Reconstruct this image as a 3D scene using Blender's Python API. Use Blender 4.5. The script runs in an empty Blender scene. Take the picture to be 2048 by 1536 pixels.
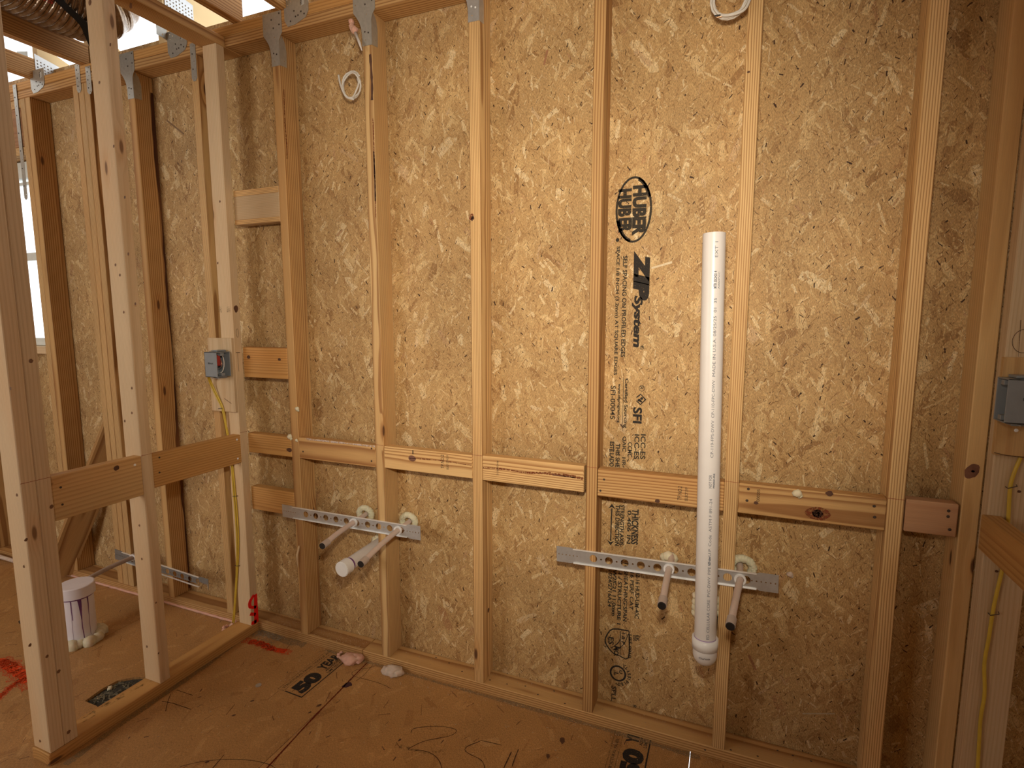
import bpy, bmesh, math, random
from mathutils import Vector, Matrix, noise
random.seed(7)
scn = bpy.context.scene
C = scn.collection

# ------------------------------------------------------------------ camera
CAM = Vector((1.2324, -1.6653, 1.368)); YAW = .3849; PITCH = -.1214
cd = bpy.data.cameras.new('camera'); cam = bpy.data.objects.new('camera', cd); C.objects.link(cam)
cd.sensor_fit = 'HORIZONTAL'; cd.sensor_width = 36.0; cd.lens = 36.0 * 1085.0 / 2048.0
cd.clip_start = .02; cd.clip_end = 200
cam.location = CAM; cam.rotation_euler = (math.pi / 2 + PITCH, 0, YAW)
scn.camera = cam
# ------------------------------------------------------------------ world: bright overcast daylight outside
wd = bpy.data.worlds.new('daylight'); scn.world = wd; wd.use_nodes = True
bg = wd.node_tree.nodes['Background']; bg.inputs[0].default_value = (.93, .97, 1.0, 1); bg.inputs[1].default_value = 2.1
# ------------------------------------------------------------------ the photographer's work light, above the lens
ld = bpy.data.lights.new('work_light', 'SPOT'); lamp = bpy.data.objects.new('work_light', ld); C.objects.link(lamp)
ld.energy = 118; ld.color = (1.0, .88, .70); ld.shadow_soft_size = .05; ld.spot_size = math.radians(93); ld.spot_blend = 1.0
lamp.location = (1.21, -1.62, 1.62)
lamp.rotation_euler = (Vector((.62, 0, 1.46)) - Vector(lamp.location)).to_track_quat('-Z', 'Y').to_euler()
# ------------------------------------------------------------------ added area lamp for daylight, set in an unseen opening made for it
ad = bpy.data.lights.new('daylight_fill', 'AREA'); al = bpy.data.objects.new('daylight_fill', ad); C.objects.link(al)
ad.shape = 'RECTANGLE'; ad.size = 1.4; ad.size_y = 1.5; ad.energy = 26; ad.color = (1.0, .93, .82)
al.location = (-2.0, -3.28, 1.6); al.rotation_euler = (math.pi / 2, 0, 0)
# ------------------------------------------------------------------ exposure
vs = scn.view_settings
vs.view_transform = 'Standard'; vs.look = 'None'; vs.gamma = 1.0; vs.use_curve_mapping = False; vs.exposure = 0.0
scn.cycles.use_denoising = True
scn.cycles.use_adaptive_sampling = True; scn.cycles.adaptive_threshold = .035
scn.cycles.max_bounces = 5; scn.cycles.diffuse_bounces = 3; scn.cycles.glossy_bounces = 2; scn.cycles.transparent_max_bounces = 12
scn.cycles.sample_clamp_indirect = 4.0

# ================================================================== node helpers
class NT:
    def __init__(s, name):
        s.mat = bpy.data.materials.new(name); s.mat.use_nodes = True
        s.t = s.mat.node_tree; s.n = s.t.nodes; s.n.clear()
        s.out = s.n.new('ShaderNodeOutputMaterial'); s.b = s.n.new('ShaderNodeBsdfPrincipled')
        s.t.links.new(s.b.outputs[0], s.out.inputs[0])
    def put(s, sock, v):
        if isinstance(v, bpy.types.NodeSocket): s.t.links.new(v, sock)
        elif v is not None: sock.default_value = v
    def m(s, op, a, b=None, c=None, clamp=False):
        n = s.n.new('ShaderNodeMath'); n.operation = op; n.use_clamp = clamp
        for i, v in enumerate((a, b, c)): s.put(n.inputs[i], v)
        return n.outputs[0]
    def v(s, op, a, b=None):
        n = s.n.new('ShaderNodeVectorMath'); n.operation = op
        s.put(n.inputs[0], a)
        if op == 'SCALE': s.put(n.inputs[3], b)
        elif b is not None: s.put(n.inputs[1], b)
        return n.outputs['Value'] if op in ('LENGTH', 'DOT_PRODUCT', 'DISTANCE') else n.outputs[0]
    def xyz(s, v):
        n = s.n.new('ShaderNodeSeparateXYZ'); s.put(n.inputs[0], v); return n.outputs
    def comb(s, x, y, z=0.0):
        n = s.n.new('ShaderNodeCombineXYZ')
        for i, q in enumerate((x, y, z)): s.put(n.inputs[i], q)
        return n.outputs[0]
    def mix(s, f, a, b, mode='MIX'):
        n = s.n.new('ShaderNodeMix'); n.data_type = 'RGBA'; n.blend_type = mode
        s.put(n.inputs[0], f); s.put(n.inputs[6], a); s.put(n.inputs[7], b); return n.outputs[2]
    def noise(s, vec, scale, detail=2, rough=.5, dim='3D'):
        n = s.n.new('ShaderNodeTexNoise'); n.noise_dimensions = dim
        s.put(n.inputs['Vector'], vec); n.inputs['Scale'].default_value = scale
        n.inputs['Detail'].default_value = detail; n.inputs['Roughness'].default_value = rough
        return n.outputs[0]
    def sm(s, v, lo, hi, a=0.0, b=1.0):
        n = s.n.new('ShaderNodeMapRange'); n.interpolation_type = 'SMOOTHSTEP'
        s.put(n.inputs[0], v); s.put(n.inputs[1], lo); s.put(n.inputs[2], hi); s.put(n.inputs[3], a); s.put(n.inputs[4], b)
        return n.outputs[0]
    def ramp(s, f, stops, interp='LINEAR'):
        n = s.n.new('ShaderNodeValToRGB'); s.put(n.inputs[0], f); e = n.color_ramp; e.interpolation = interp
        while len(e.elements) < len(stops): e.elements.new(.5)
        for q, (p, c) in zip(e.elements, stops): q.position = p; q.color = (c[0], c[1], c[2], 1)
        return n.outputs[0]
    def coord(s, k='Object'):
        return s.n.new('ShaderNodeTexCoord').outputs[k]
    def bump(s, h, strength=.3, dist=.002):
        n = s.n.new('ShaderNodeBump'); n.inputs['Strength'].default_value = strength; n.inputs['Distance'].default_value = dist
        s.put(n.inputs['Height'], h); s.t.links.new(n.outputs[0], s.b.inputs['Normal'])
    def alpha(s, f):
        s.put(s.b.inputs['Alpha'], f)
    def fin(s, col, rough=.6, metal=0.0, spec=.5):
        s.put(s.b.inputs['Base Color'], col); s.put(s.b.inputs['Roughness'], rough); s.put(s.b.inputs['Metallic'], metal)
        s.put(s.b.inputs['Specular IOR Level'], spec); return s.mat

def wood(name, light, dark, spacing=.0058, contrast=.8, blotch=.12, knot=.6, knotcol=(.13, .055, .022), rough=.62):
    """Sawn softwood: growth rings round a pith that lies off the board; board length along local Z.
    Object colour gives the pith offset (r, g) and the tone (b)."""
    t = NT(name); p = t.coord(); x, y, z = t.xyz(p)
    oi = t.n.new('ShaderNodeObjectInfo'); r, g, b = t.xyz(oi.outputs['Color']); rnd = oi.outputs['Random']
    ro = t.m('MULTIPLY', rnd, 40.0); zz = t.m('ADD', z, ro)
    # knots
    kv = t.comb(t.m('MULTIPLY', zz, 2.6), t.m('MULTIPLY', t.m('ADD', x, y), 9.0), ro)
    vo = t.n.new('ShaderNodeTexVoronoi'); vo.voronoi_dimensions = '2D'; t.put(vo.inputs['Vector'], kv); vo.inputs['Scale'].default_value = 1.0
    kd = vo.outputs['Distance']; kc = t.xyz(vo.outputs['Color'])[0]
    gate = t.m('LESS_THAN', kc, knot)
    k1 = t.m('MULTIPLY', t.sm(kd, .035, .075, 1.0, 0.0), gate)
    k2 = t.m('MULTIPLY', t.sm(kd, .04, .25, 1.0, 0.0), gate)
    warp = t.noise(t.comb(t.m('MULTIPLY', x, 5.0), t.m('MULTIPLY', y, 5.0), t.m('MULTIPLY', zz, 1.1)), 1.0, 2)
    warp2 = t.noise(t.comb(t.m('MULTIPLY', x, 30.0), t.m('MULTIPLY', y, 30.0), t.m('MULTIPLY', zz, 5.0)), 1.0, 1)
    px = t.m('MULTIPLY', t.m('SUBTRACT', r, .5), .3); py = t.m('MULTIPLY', t.m('SUBTRACT', g, .5), .3)
    rad = t.v('LENGTH', t.comb(t.m('SUBTRACT', x, px), t.m('SUBTRACT', y, py)))
    rad = t.m('ADD', rad, t.m('MULTIPLY', t.m('SUBTRACT', warp, .5), .018))
    rad = t.m('ADD', rad, t.m('MULTIPLY', t.m('SUBTRACT', warp2, .5), .0022))
    rad = t.m('ADD', rad, t.m('MULTIPLY', k2, .006))
    fr = t.m('FRACT', t.m('MULTIPLY', rad, 1.0 / spacing))
    late = t.m('MULTIPLY', t.sm(fr, .30, .84), t.sm(fr, .88, 1.0, 1.0, 0.0))
    late = t.m('MULTIPLY', late, contrast)
    col = t.mix(late, (*light, 1), (*dark, 1))
    bl = t.noise(t.comb(t.m('MULTIPLY', x, 12.0), t.m('MULTIPLY', y, 12.0), t.m('MULTIPLY', zz, 2.2)), 1.0, 3)
    fib = t.noise(t.comb(t.m('MULTIPLY', x, 420.0), t.m('MULTIPLY', y, 420.0), t.m('MULTIPLY', zz, 9.0)), 1.0, 2)
    val = t.m('ADD', t.m('MULTIPLY', t.m('SUBTRACT', bl, .5), blotch * 3), t.m('MULTIPLY', t.m('SUBTRACT', fib, .5), .28))
    val = t.m('ADD', val, t.m('ADD', t.m('MULTIPLY', b, .55), .62))
    col = t.mix(1.0, col, t.comb(val, val, val), 'MULTIPLY')
    warm = t.sm(t.noise(t.comb(t.m('MULTIPLY', x, 7.0), t.m('MULTIPLY', y, 7.0), t.m('MULTIPLY', zz, 1.3)), 1.0, 2), .42, .72)
    col = t.mix(t.m('MULTIPLY', warm, .35), col, t.mix(1.0, col, (1.0, .78, .58, 1), 'MULTIPLY'))
    col = t.mix(t.m('MULTIPLY', k2, .35), col, t.mix(1.0, col, (.85, .6, .4, 1), 'MULTIPLY'))
    col = t.mix(k1, col, (*knotcol, 1))
    t.bump(t.m('ADD', late, fib), .25, .0008)
    return t.fin(col, rough, 0, .3)

def flakes(t, p2, col, layers, pal):
    """Layers of randomly turned strands pressed into a panel."""
    h = None
    for i, (cell, la, lb, cover, tint) in enumerate(layers):
        q = t.v('ADD', t.v('SCALE', p2, 1.0 / cell), (3.7 * i + 1.1, 7.3 * i, 0))
        vo = t.n.new('ShaderNodeTexVoronoi'); vo.voronoi_dimensions = '2D'; t.put(vo.inputs['Vector'], q); vo.inputs['Scale'].default_value = 1.0
        lx, ly, _ = t.xyz(t.v('SUBTRACT', q, vo.outputs['Position']))
        cr, cg, cb = t.xyz(vo.outputs['Color'])
        ang = t.m('ADD', t.m('MULTIPLY', t.m('SUBTRACT', cr, .5), 2.1), 1.5708)
        sa = t.m('SINE', ang); ca = t.m('COSINE', ang)
        u = t.m('ABSOLUTE', t.m('ADD', t.m('MULTIPLY', lx, ca), t.m('MULTIPLY', ly, sa)))
        w = t.m('ABSOLUTE', t.m('SUBTRACT', t.m('MULTIPLY', ly, ca), t.m('MULTIPLY', lx, sa)))
        A = la / cell; B = lb / cell
        wu = t.m('MULTIPLY', t.m('ADD', t.m('MULTIPLY', cg, .7), .3), A)
        wb = t.m('MULTIPLY', t.m('ADD', t.m('MULTIPLY', cb, .8), .2), B)
        mk = t.m('MULTIPLY', t.m('LESS_THAN', u, wu), t.sm(t.m('DIVIDE', w, wb), .75, 1.0, 1.0, 0.0))
        sel = t.m('FRACT', t.m('MULTIPLY', t.m('ADD', cg, cb), 7.31))
        mk = t.m('MULTIPLY', mk, t.m('LESS_THAN', sel, cover))
        if tint is None:
            c = t.ramp(t.m('FRACT', t.m('MULTIPLY', t.m('ADD', cr, cb), 3.77)), pal)
            if i < 3: grain = t.noise(t.comb(t.m('MULTIPLY', t.m('ADD', t.m('MULTIPLY', lx, ca), t.m('MULTIPLY', ly, sa)), cell * 40), t.m('MULTIPLY', t.m('SUBTRACT', t.m('MULTIPLY', ly, ca), t.m('MULTIPLY', lx, sa)), cell * 700), cr), 1.0, 1)
            if i < 3:
                g2 = t.m('ADD', t.m('MULTIPLY', grain, .6), .70); c = t.mix(1.0, c, t.comb(g2, g2, g2), 'MULTIPLY')
            mk = t.m('MULTIPLY', mk, .82)
        else: c = (*tint, 1)
        col = t.mix(mk, col, c)
        hh = t.m('MULTIPLY', mk, t.m('ADD', cg, .2)); h = hh if h is None else t.m('MAXIMUM', h, hh)
    return col, h

def osb(name, axes, pal, base, mul=1.0, worn=0.0, layers=None, rough=.62, spec=.35, bump=.5):
    t = NT(name); p = t.coord(); o = t.xyz(p)
    oi = t.n.new('ShaderNodeObjectInfo')
    p2 = t.comb(o[axes[0]], o[axes[1]], 0.0)
    p2 = t.v('ADD', p2, t.comb(t.m('MULTIPLY', oi.outputs['Random'], 9.0), 0.0, 0.0))
    dn = t.noise(p2, 60.0, 3, .6, '2D')
    p2 = t.v('ADD', p2, t.comb(t.m('MULTIPLY', t.m('SUBTRACT', dn, .5), .006), t.m('MULTIPLY', t.m('SUBTRACT', t.noise(p2, 75.0, 2, .6, '2D'), .5), .006), 0.0))
    if layers is None:
        layers = [(.080, .085, .020, .85, None), (.050, .052, .011, .8, None), (.030, .030, .0055, .8, None),
                  (.018, .018, .0026, .75, None), (.011, .0105, .0013, .8, None),
                  (.021, .0060, .0011, .7, (.10, .043, .015)), (.045, .0080, .0022, .45, (.055, .022, .009)),
                  (.030, .018, .0011, .5, (.30, .155, .055))]
    col, h = flakes(t, p2, (*base, 1), layers, pal)
    big = t.noise(p2, 3.2, 2, .55, '2D'); q = t.xyz(p2)
    f2 = t.noise(t.comb(t.m('MULTIPLY', q[0], 2.4), q[1], 0.0), 170.0, 3, .65, '2D')
    val = t.m('ADD', t.m('ADD', t.m('MULTIPLY', t.m('SUBTRACT', big, .5), .5), t.m('MULTIPLY', t.m('SUBTRACT', f2, .5), 1.5)), mul)
    col = t.mix(1.0, col, t.comb(val, val, val), 'MULTIPLY')
    t.bump(t.m('ADD', h, t.m('MULTIPLY', f2, .6)), bump, .0012)
    return t.fin(col, rough, 0, spec)

def plain(name, col, rough=.5, metal=0.0, var=.06, scale=40, spec=.5, bump=0.0, alpha=None, sss=0):
    t = NT(name); n = t.noise(t.coord(), scale, 3)
    v = t.m('ADD', t.m('MULTIPLY', t.m('SUBTRACT', n, .5), var * 4), 1.0)
    c = t.mix(1.0, (*col, 1), t.comb(v, v, v), 'MULTIPLY')
    if bump: t.bump(n, bump, .002)
    if alpha: t.alpha(alpha)
    if sss: t.b.inputs['Subsurface Weight'].default_value = sss; t.b.inputs['Subsurface Scale'].default_value = .01
    return t.fin(c, rough, metal, spec)

def ink(name, col, lo=.36, hi=.52, scale=260, edge=None):
    """Worn ink, chalk or paint lying on a surface, broken up by the grain under it."""
    t = NT(name); n = t.noise(t.coord(), scale, 3, .65)
    t.alpha(t.sm(n, lo, hi)); return t.fin((*col, 1), .8, 0, .1)

PINE = wood('pine', (.72, .475, .215), (.37, .18, .062), contrast=.9, knot=.10)
PINE2 = wood('pine_wide_grain', (.64, .385, .155), (.33, .145, .046), spacing=.0085, contrast=.85, knot=.16)
SPRUCE = wood('spruce', (.70, .52, .32), (.56, .365, .19), spacing=.0060, contrast=.40, knot=.3, blotch=.05, knotcol=(.25, .13, .06))
FIR = wood('orange_fir', (.60, .33, .11), (.42, .19, .055), spacing=.0095, contrast=.7, knot=.15)
GOLD = wood('golden_spruce', (.68, .44, .195), (.50, .28, .105), spacing=.013, contrast=.55, knot=.2, blotch=.10)
PINK = wood('pinkish_fir', (.52, .31, .175), (.42, .22, .115), spacing=.009, contrast=.5, knot=.1)
REDW = wood('dark_board', (.36, .185, .085), (.25, .115, .05), spacing=.011, contrast=.6, knot=.3)
PAL = [(0, (.30, .155, .055)), (.13, (.41, .235, .092)), (.36, (.52, .325, .137)), (.66, (.60, .40, .180)), (.85, (.68, .485, .245)), (.95, (.78, .61, .36)), (1, (.40, .20, .085))]
OSBW = osb('wall_strand_board', (0, 2), PAL, (.50, .31, .13), mul=.95)
OSBR = plain('roof_strand_board', (.52, .33, .14), .7, 0, .1, 30)
OSBY = plain('side_strand_board', (.42, .26, .11), .7, 0, .1, 30)
PALF = [(0, (.36, .175, .058)), (.3, (.43, .225, .078)), (.7, (.49, .265, .098)), (1, (.54, .31, .125))]
LF = [(.085, .075, .022, .6, None), (.050, .045, .012, .5, None), (.06, .03, .0022, .22, (.20, .085, .03)), (.11, .012, .0024, .4, (.11, .05, .028)), (.07, .006, .0014, .35, (.62, .40, .2))]
OSBF = osb('subfloor_board', (0, 1), PALF, (.45, .238, .085), mul=1.0, layers=LF, rough=.5, spec=.4, bump=.25)
STEEL = plain('galvanised_steel', (.47, .45, .40), .45, .55, .10, 90)
STEEL2 = plain('bright_steel', (.56, .56, .56), .36, .6, .08, 60)
LITEDGE = plain('lit_steel_edge', (.92, .92, .92), .45, .3, .03, 60)  # near-white colour paints the light caught along the folded bracket edges
NAIL = plain('dark_nail', (.07, .05, .04), .6, .3)
GLINT = plain('glint_white_nail', (.95, .95, .95), .3, .1)  # white colour paints in the glint of the metal nail heads
PVC = plain('white_pvc', (.72, .68, .655), .32, 0, .02, 20, .5)
PVCW = plain('bright_white_pvc', (.82, .81, .80), .35, 0, .02, 20, .5)
PVCG = plain('grey_white_pvc', (.84, .80, .86), .38, 0, .03, 20, .5)
PURPLE = plain('purple_primer', (.16, .05, .19), .5, 0, .2)
PURPLET = ink('purple_drip', (.12, .07, .20), .2, .3)
PEX = plain('translucent_pex', (.60, .475, .41), .35, 0, .04, 30, .5, sss=.3)
PEXD = plain('dim_pex', (.45, .36, .31), .4, 0, .04, 30)
BLACK = plain('black_plastic', (.012, .012, .013), .5, 0, .1)
CLIP = plain('white_clip', (.85, .84, .84), .35)
FOAMW = plain('cream_foam', (.74, .66, .47), .75, 0, .12, 60, .25, bump=.4, sss=.2)
FOAMP = plain('pink_foam', (.72, .42, .32), .75, 0, .10, 60, .25, bump=.4, sss=.2)
FOAMPW = plain('pale_pink_foam', (.66, .53, .44), .75, 0, .14, 45, .25, bump=.5, sss=.2)
YEL = plain('yellow_cable', (.62, .42, .045), .45, 0, .08)
WHC = plain('white_cable', (.70, .66, .60), .45, 0, .04)
BOXG = plain('grey_box_plastic', (.235, .25, .265), .5, 0, .06)
REDC = plain('red_wire', (.35, .03, .025), .4)
COPPER = plain('copper', (.75, .35, .2), .3, .9)
INK = ink('black_stamp_ink', (.045, .038, .030), .26, .42, 300)
INKF = ink('faded_stamp_ink', (.13, .09, .055), .38, .62, 320)
INKD = ink('solid_stamp_ink', (.035, .03, .027), .25, .42, 300)
INKB = ink('blue_grey_print', (.16, .17, .20), .2, .35, 300)
PENCIL = ink('carpenter_pencil', (.085, .045, .028), .3, .45, 400)
CHALK = ink('red_chalk', (.30, .05, .03), .32, .50, 500)
CHALKB = ink('dark_red_chalk', (.15, .022, .010), .30, .5, 300)
SPRAY = ink('orange_spray_paint', (1.0, .11, .03), .14, .28, 220)
SPRAYE = ink('thin_spray_paint', (.72, .10, .04), .44, .60, 260)
SPRAYR = ink('red_spray_paint', (.95, .025, .018), .10, .25, 220)
PITCH_ = ink('resin_streak', (.20, .055, .025), .36, .60, 160)
KNOTM = plain('dark_knot', (.10, .04, .02), .6, 0, .3)
KNOTP = plain('purple_brown_knot', (.20, .085, .05), .6, 0, .3)
BARK = wood('bark_edge', (.26, .11, .04), (.07, .022, .010), spacing=.02, contrast=.9, knot=.3)
HOLEDARK = plain('hole_dark', (.045, .043, .035), .8, 0, .6, 160)
DUST = ink('grey_dust', (.30, .22, .13), .40, .62, 320)
STAIN = ink('grey_green_stain', (.20, .14, .065), .45, .85, 60)
KNOTS = plain('brown_pin_knot', (.20, .095, .045), .6, 0, .3)
STRAP = plain('black_strap', (.006, .006, .006), .8)
VINYL = plain('white_vinyl', (.75, .78, .74), .4)

# ================================================================== mesh helpers
def link(name, me, mat, parent=None, smooth=False):
    o = bpy.data.objects.new(name, me); C.objects.link(o)
    if mat: me.materials.append(mat)
    if smooth:
        for f in me.polygons: f.use_smooth = True
    if parent: o.parent = parent
    return o
def obj(name, bm, mat, parent=None, smooth=False):
    me = bpy.data.meshes.new(name); bmesh.ops.recalc_face_normals(bm, faces=bm.faces); bm.to_mesh(me); bm.free()
    return link(name, me, mat, parent, smooth)
def empty(name, loc=(0, 0, 0)):
    o = bpy.data.objects.new(name, None); C.objects.link(o); o.location = loc; o.empty_display_size = .1
    return o
def tag(o, label, cat, group=None):
    o['label'] = label; o['category'] = cat
    if group: o['group'] = group
    return o
def struct(o, label=None, cat='wall'):
    o['kind'] = 'structure'
    if label: o['label'] = label; o['category'] = cat
    return o
def stuff(o): o['kind'] = 'stuff'; return o
def place(o, p):
    """keep world positions when the parent has an offset"""
    return o
def addbox(bm, lo, hi, bev=0):
    r = bmesh.ops.create_cube(bm, size=1)
    c = [(lo[i] + hi[i]) / 2 for i in range(3)]; s = [hi[i] - lo[i] for i in range(3)]
    for v in r['verts']: v.co = Vector([v.co[i] * s[i] + c[i] for i in range(3)])
    if bev:
        es = {e for v in r['verts'] for e in v.link_edges}
        bmesh.ops.bevel(bm, geom=list(es), offset=bev, segments=1, profile=.7, affect='EDGES')
def boxo(name, lo, hi, mat, parent=None, bev=.001):
    bm = bmesh.new(); c = [(lo[i] + hi[i]) / 2 for i in range(3)]
    addbox(bm, [lo[i] - c[i] for i in range(3)], [hi[i] - c[i] for i in range(3)], bev)
    o = obj(name, bm, mat, parent); o.location = Vector(c) - (parent_loc(parent)); return o
def parent_loc(p):
    v = Vector((0, 0, 0))
    while p: v += Vector(p.location); p = p.parent
    return v
def board(name, lo, hi, axis, mat, parent=None, pith=(.8, .5), tone=.5, bev=.0022):
    """A sawn board between two corners; its length axis is local Z so that the grain runs along it."""
    c = Vector([(lo[i] + hi[i]) / 2 for i in range(3)]); s = [abs(hi[i] - lo[i]) for i in range(3)]
    rot = {'z': (0, 0, 0), 'x': (0, math.pi / 2, 0), 'y': (-math.pi / 2, 0, 0)}[axis]
    d = {'z': s, 'x': [s[2], s[1], s[0]], 'y': [s[0], s[2], s[1]]}[axis]
    bm = bmesh.new(); addbox(bm, [-q / 2 for q in d], [q / 2 for q in d], bev)
    o = obj(name, bm, mat, parent); o.rotation_euler = rot; o.location = c - parent_loc(parent)
    o.color = (pith[0], pith[1], tone, 1); return o
def bar(name, a, b, w, h, mat, parent=None, pith=(.8, .5), tone=.5, roll=0, bev=.002):
    """A board from point a to point b, w by h in section."""
    a = Vector(a); b = Vector(b); L = (b - a).length
    bm = bmesh.new(); addbox(bm, (-w / 2, -h / 2, -L / 2), (w / 2, h / 2, L / 2), bev)
    o = obj(name, bm, mat, parent); q = (b - a).to_track_quat('Z', 'Y')
    o.rotation_euler = (q.to_matrix().to_4x4() @ Matrix.Rotation(roll, 4, 'Z')).to_euler()
    o.location = (a + b) / 2 - parent_loc(parent); o.color = (pith[0], pith[1], tone, 1); return o
def sweep(bm, path, r, n=10, cap=True):
    """tube along a path; r may be a list"""
    path = [Vector(p) for p in path]; m = len(path); rs = r if isinstance(r, (list, tuple)) else [r] * m
    t0 = (path[1] - path[0]).normalized(); up = t0.orthogonal().normalized(); rings = []
    for i, p in enumerate(path):
        t = (path[min(i + 1, m - 1)] - path[max(i - 1, 0)]).normalized()
        up = (up - t * up.dot(t)).normalized(); sd = t.cross(up)
        rings.append([bm.verts.new(p + rs[i] * (math.cos(2 * math.pi * k / n) * up + math.sin(2 * math.pi * k / n) * sd)) for k in range(n)])
    for a, b in zip(rings, rings[1:]):
        for k in range(n): bm.faces.new((a[k], a[(k + 1) % n], b[(k + 1) % n], b[k]))
    if cap: bm.faces.new(rings[0][::-1]); bm.faces.new(rings[-1])
def smoothpath(pts, k=6):
    P = [Vector(p) for p in pts]; P = [P[0]] + P + [P[-1]]; out = []
    for i in range(1, len(P) - 2):
        a, b, c, d = P[i - 1:i + 3]
        for j in range(k):
            t = j / k
            out.append(.5 * ((2 * b) + (c - a) * t + (2 * a - 5 * b + 4 * c - d) * t * t + (3 * b - a - 3 * c + d) * t ** 3))
    out.append(P[-2]); return out
def tube(name, pts, r, mat, parent=None, n=10, k=6, sm=True):
    bm = bmesh.new(); path = smoothpath(pts, k) if k else pts
    pl = parent_loc(parent); sweep(bm, [Vector(p) - pl for p in path], r, n)
    return obj(name, bm, mat, parent, sm)
def cyl(name, a, b, r, mat, parent=None, n=28, r2=None, sm=False):
    bm = bmesh.new(); pl = parent_loc(parent); sweep(bm, [Vector(a) - pl, Vector(b) - pl], [r, r if r2 is None else r2], n)
    o = obj(name, bm, mat, parent)
    sharp = set()
    for f in o.data.polygons:
        f.use_smooth = len(f.vertices) == 4
        if not f.use_smooth: sharp.update(tuple(sorted(k)) for k in f.edge_keys)
    for e in o.data.edges: e.use_edge_sharp = tuple(sorted(e.vertices)) in sharp
    return o
def blob(bm, c, r, seed, sq=(1, 1, 1), amp=.35, sub=2, freq=2.2):
    res = bmesh.ops.create_icosphere(bm, subdivisions=sub, radius=1)
    for v in res['verts']:
        d = 1 + amp * noise.noise(v.co * freq + Vector((seed * 3.1, seed, 0))) + amp * .5 * noise.noise(v.co * freq * 2.7 + Vector((0, seed * 5.3, 0)))
        v.co = Vector([v.co[i] * d * r * sq[i] + c[i] for i in range(3)])
def foam(name, cs, mat, label=None, cat='foam', parent=None, group=None, amp=.35, sub=2, sq=(1, 1, 1)):
    """cs: list of (x, y, z, radius)"""
    o0 = Vector(cs[0][:3]); bm = bmesh.new(); pl = parent_loc(parent)
    base = Vector((0, 0, 0)) if parent else o0
    for i, c in enumerate(cs): blob(bm, Vector(c[:3]) - base - pl, c[3], i * 1.7 + c[0] * 9, sq, amp, sub)
    o = obj(name, bm, mat, parent, True)
    if not parent: o.location = o0
    if label: tag(o, label, cat, group)
    return o
def plate(name, outline, holes, thick, M, mat, parent=None, n=14):
    """flat sheet with real holes; outline/holes in plane coordinates, M maps (u, v, depth) to the world"""
    bm = bmesh.new(); es = []
    def loop(pts):
        vs = [bm.verts.new((p[0], p[1], 0)) for p in pts]
        for i in range(len(vs)): es.append(bm.edges.new((vs[i], vs[(i + 1) % len(vs)])))
    loop(outline)
    for (cx, cy, r) in holes: loop([(cx + r * math.cos(2 * math.pi * k / n), cy + r * math.sin(2 * math.pi * k / n)) for k in range(n)])
    bmesh.ops.triangle_fill(bm, edges=es, use_beauty=True)
    r = bmesh.ops.extrude_face_region(bm, geom=bm.faces[:])
    for v in [g for g in r['geom'] if isinstance(g, bmesh.types.BMVert)]: v.co.z += thick
    pl = parent_loc(parent)
    for v in bm.verts: v.co = M @ v.co - pl
    return obj(name, bm, mat, parent)
def frame(origin, u, v):
    u = Vector(u).normalized(); v = Vector(v).normalized(); w = u.cross(v)
    M = Matrix((u, v, w)).transposed().to_4x4(); M.translation = Vector(origin); return M
def shape(name, polys, M, mat, parent=None):
    """thin painted shapes: filled polygons lying on a surface"""
    bm = bmesh.new(); pl = parent_loc(parent)
    for P in polys:
        f = bm.faces.new([bm.verts.new(M @ Vector((p[0], p[1], 0)) - pl) for p in P])
    bmesh.ops.triangulate(bm, faces=bm.faces[:])
    me = bpy.data.meshes.new(name); bm.to_mesh(me); bm.free()
    return link(name, me, mat, parent)
def stroke(pts, w, k=5, w2=None):
    """2-D ribbon polygons along a smooth path"""
    P = smoothpath([(p[0], p[1], 0) for p in pts], k) if len(pts) > 2 and k > 1 else [Vector((p[0], p[1], 0)) for p in pts]
    n = len(P); L = []; R = []
    for i, p in enumerate(P):
        d = (P[min(i + 1, n - 1)] - P[max(i - 1, 0)]); d.normalize(); q = Vector((-d.y, d.x, 0))
        ww = w * (.75 + .5 * noise.noise(p * 37 + Vector((i * .3, 0, 0)))) / 2 if w2 is None else (w + (w2 - w) * i / (n - 1)) / 2
        L.append(p + q * ww); R.append(p - q * ww)
    return [[L[i], L[i + 1], R[i + 1], R[i]] for i in range(n - 1)]
def oval(cx, cy, rx, ry, n=20, jit=0, rot=0, seed=0):
    out = []
    for k in range(n):
        a = 2 * math.pi * k / n; j = 1 + jit * noise.noise(Vector((math.cos(a) * 1.5, math.sin(a) * 1.5, seed * 3.3)))
        x = rx * j * math.cos(a); y = ry * j * math.sin(a)
        out.append((cx + x * math.cos(rot) - y * math.sin(rot), cy + x * math.sin(rot) + y * math.cos(rot)))
    return out
def ring2(cx, cy, rx, ry, w, n=40, a0=0, a1=2 * math.pi):
    out = []
    for k in range(n):
        a = a0 + (a1 - a0) * k / n; b = a0 + (a1 - a0) * (k + 1) / n
        f = lambda t, s: (cx + (rx + s) * math.cos(t), cy + (ry + s) * math.sin(t))
        out.append([f(a, 0), f(b, 0), f(b, -w), f(a, -w)])
    return out
_tc = {}
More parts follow.
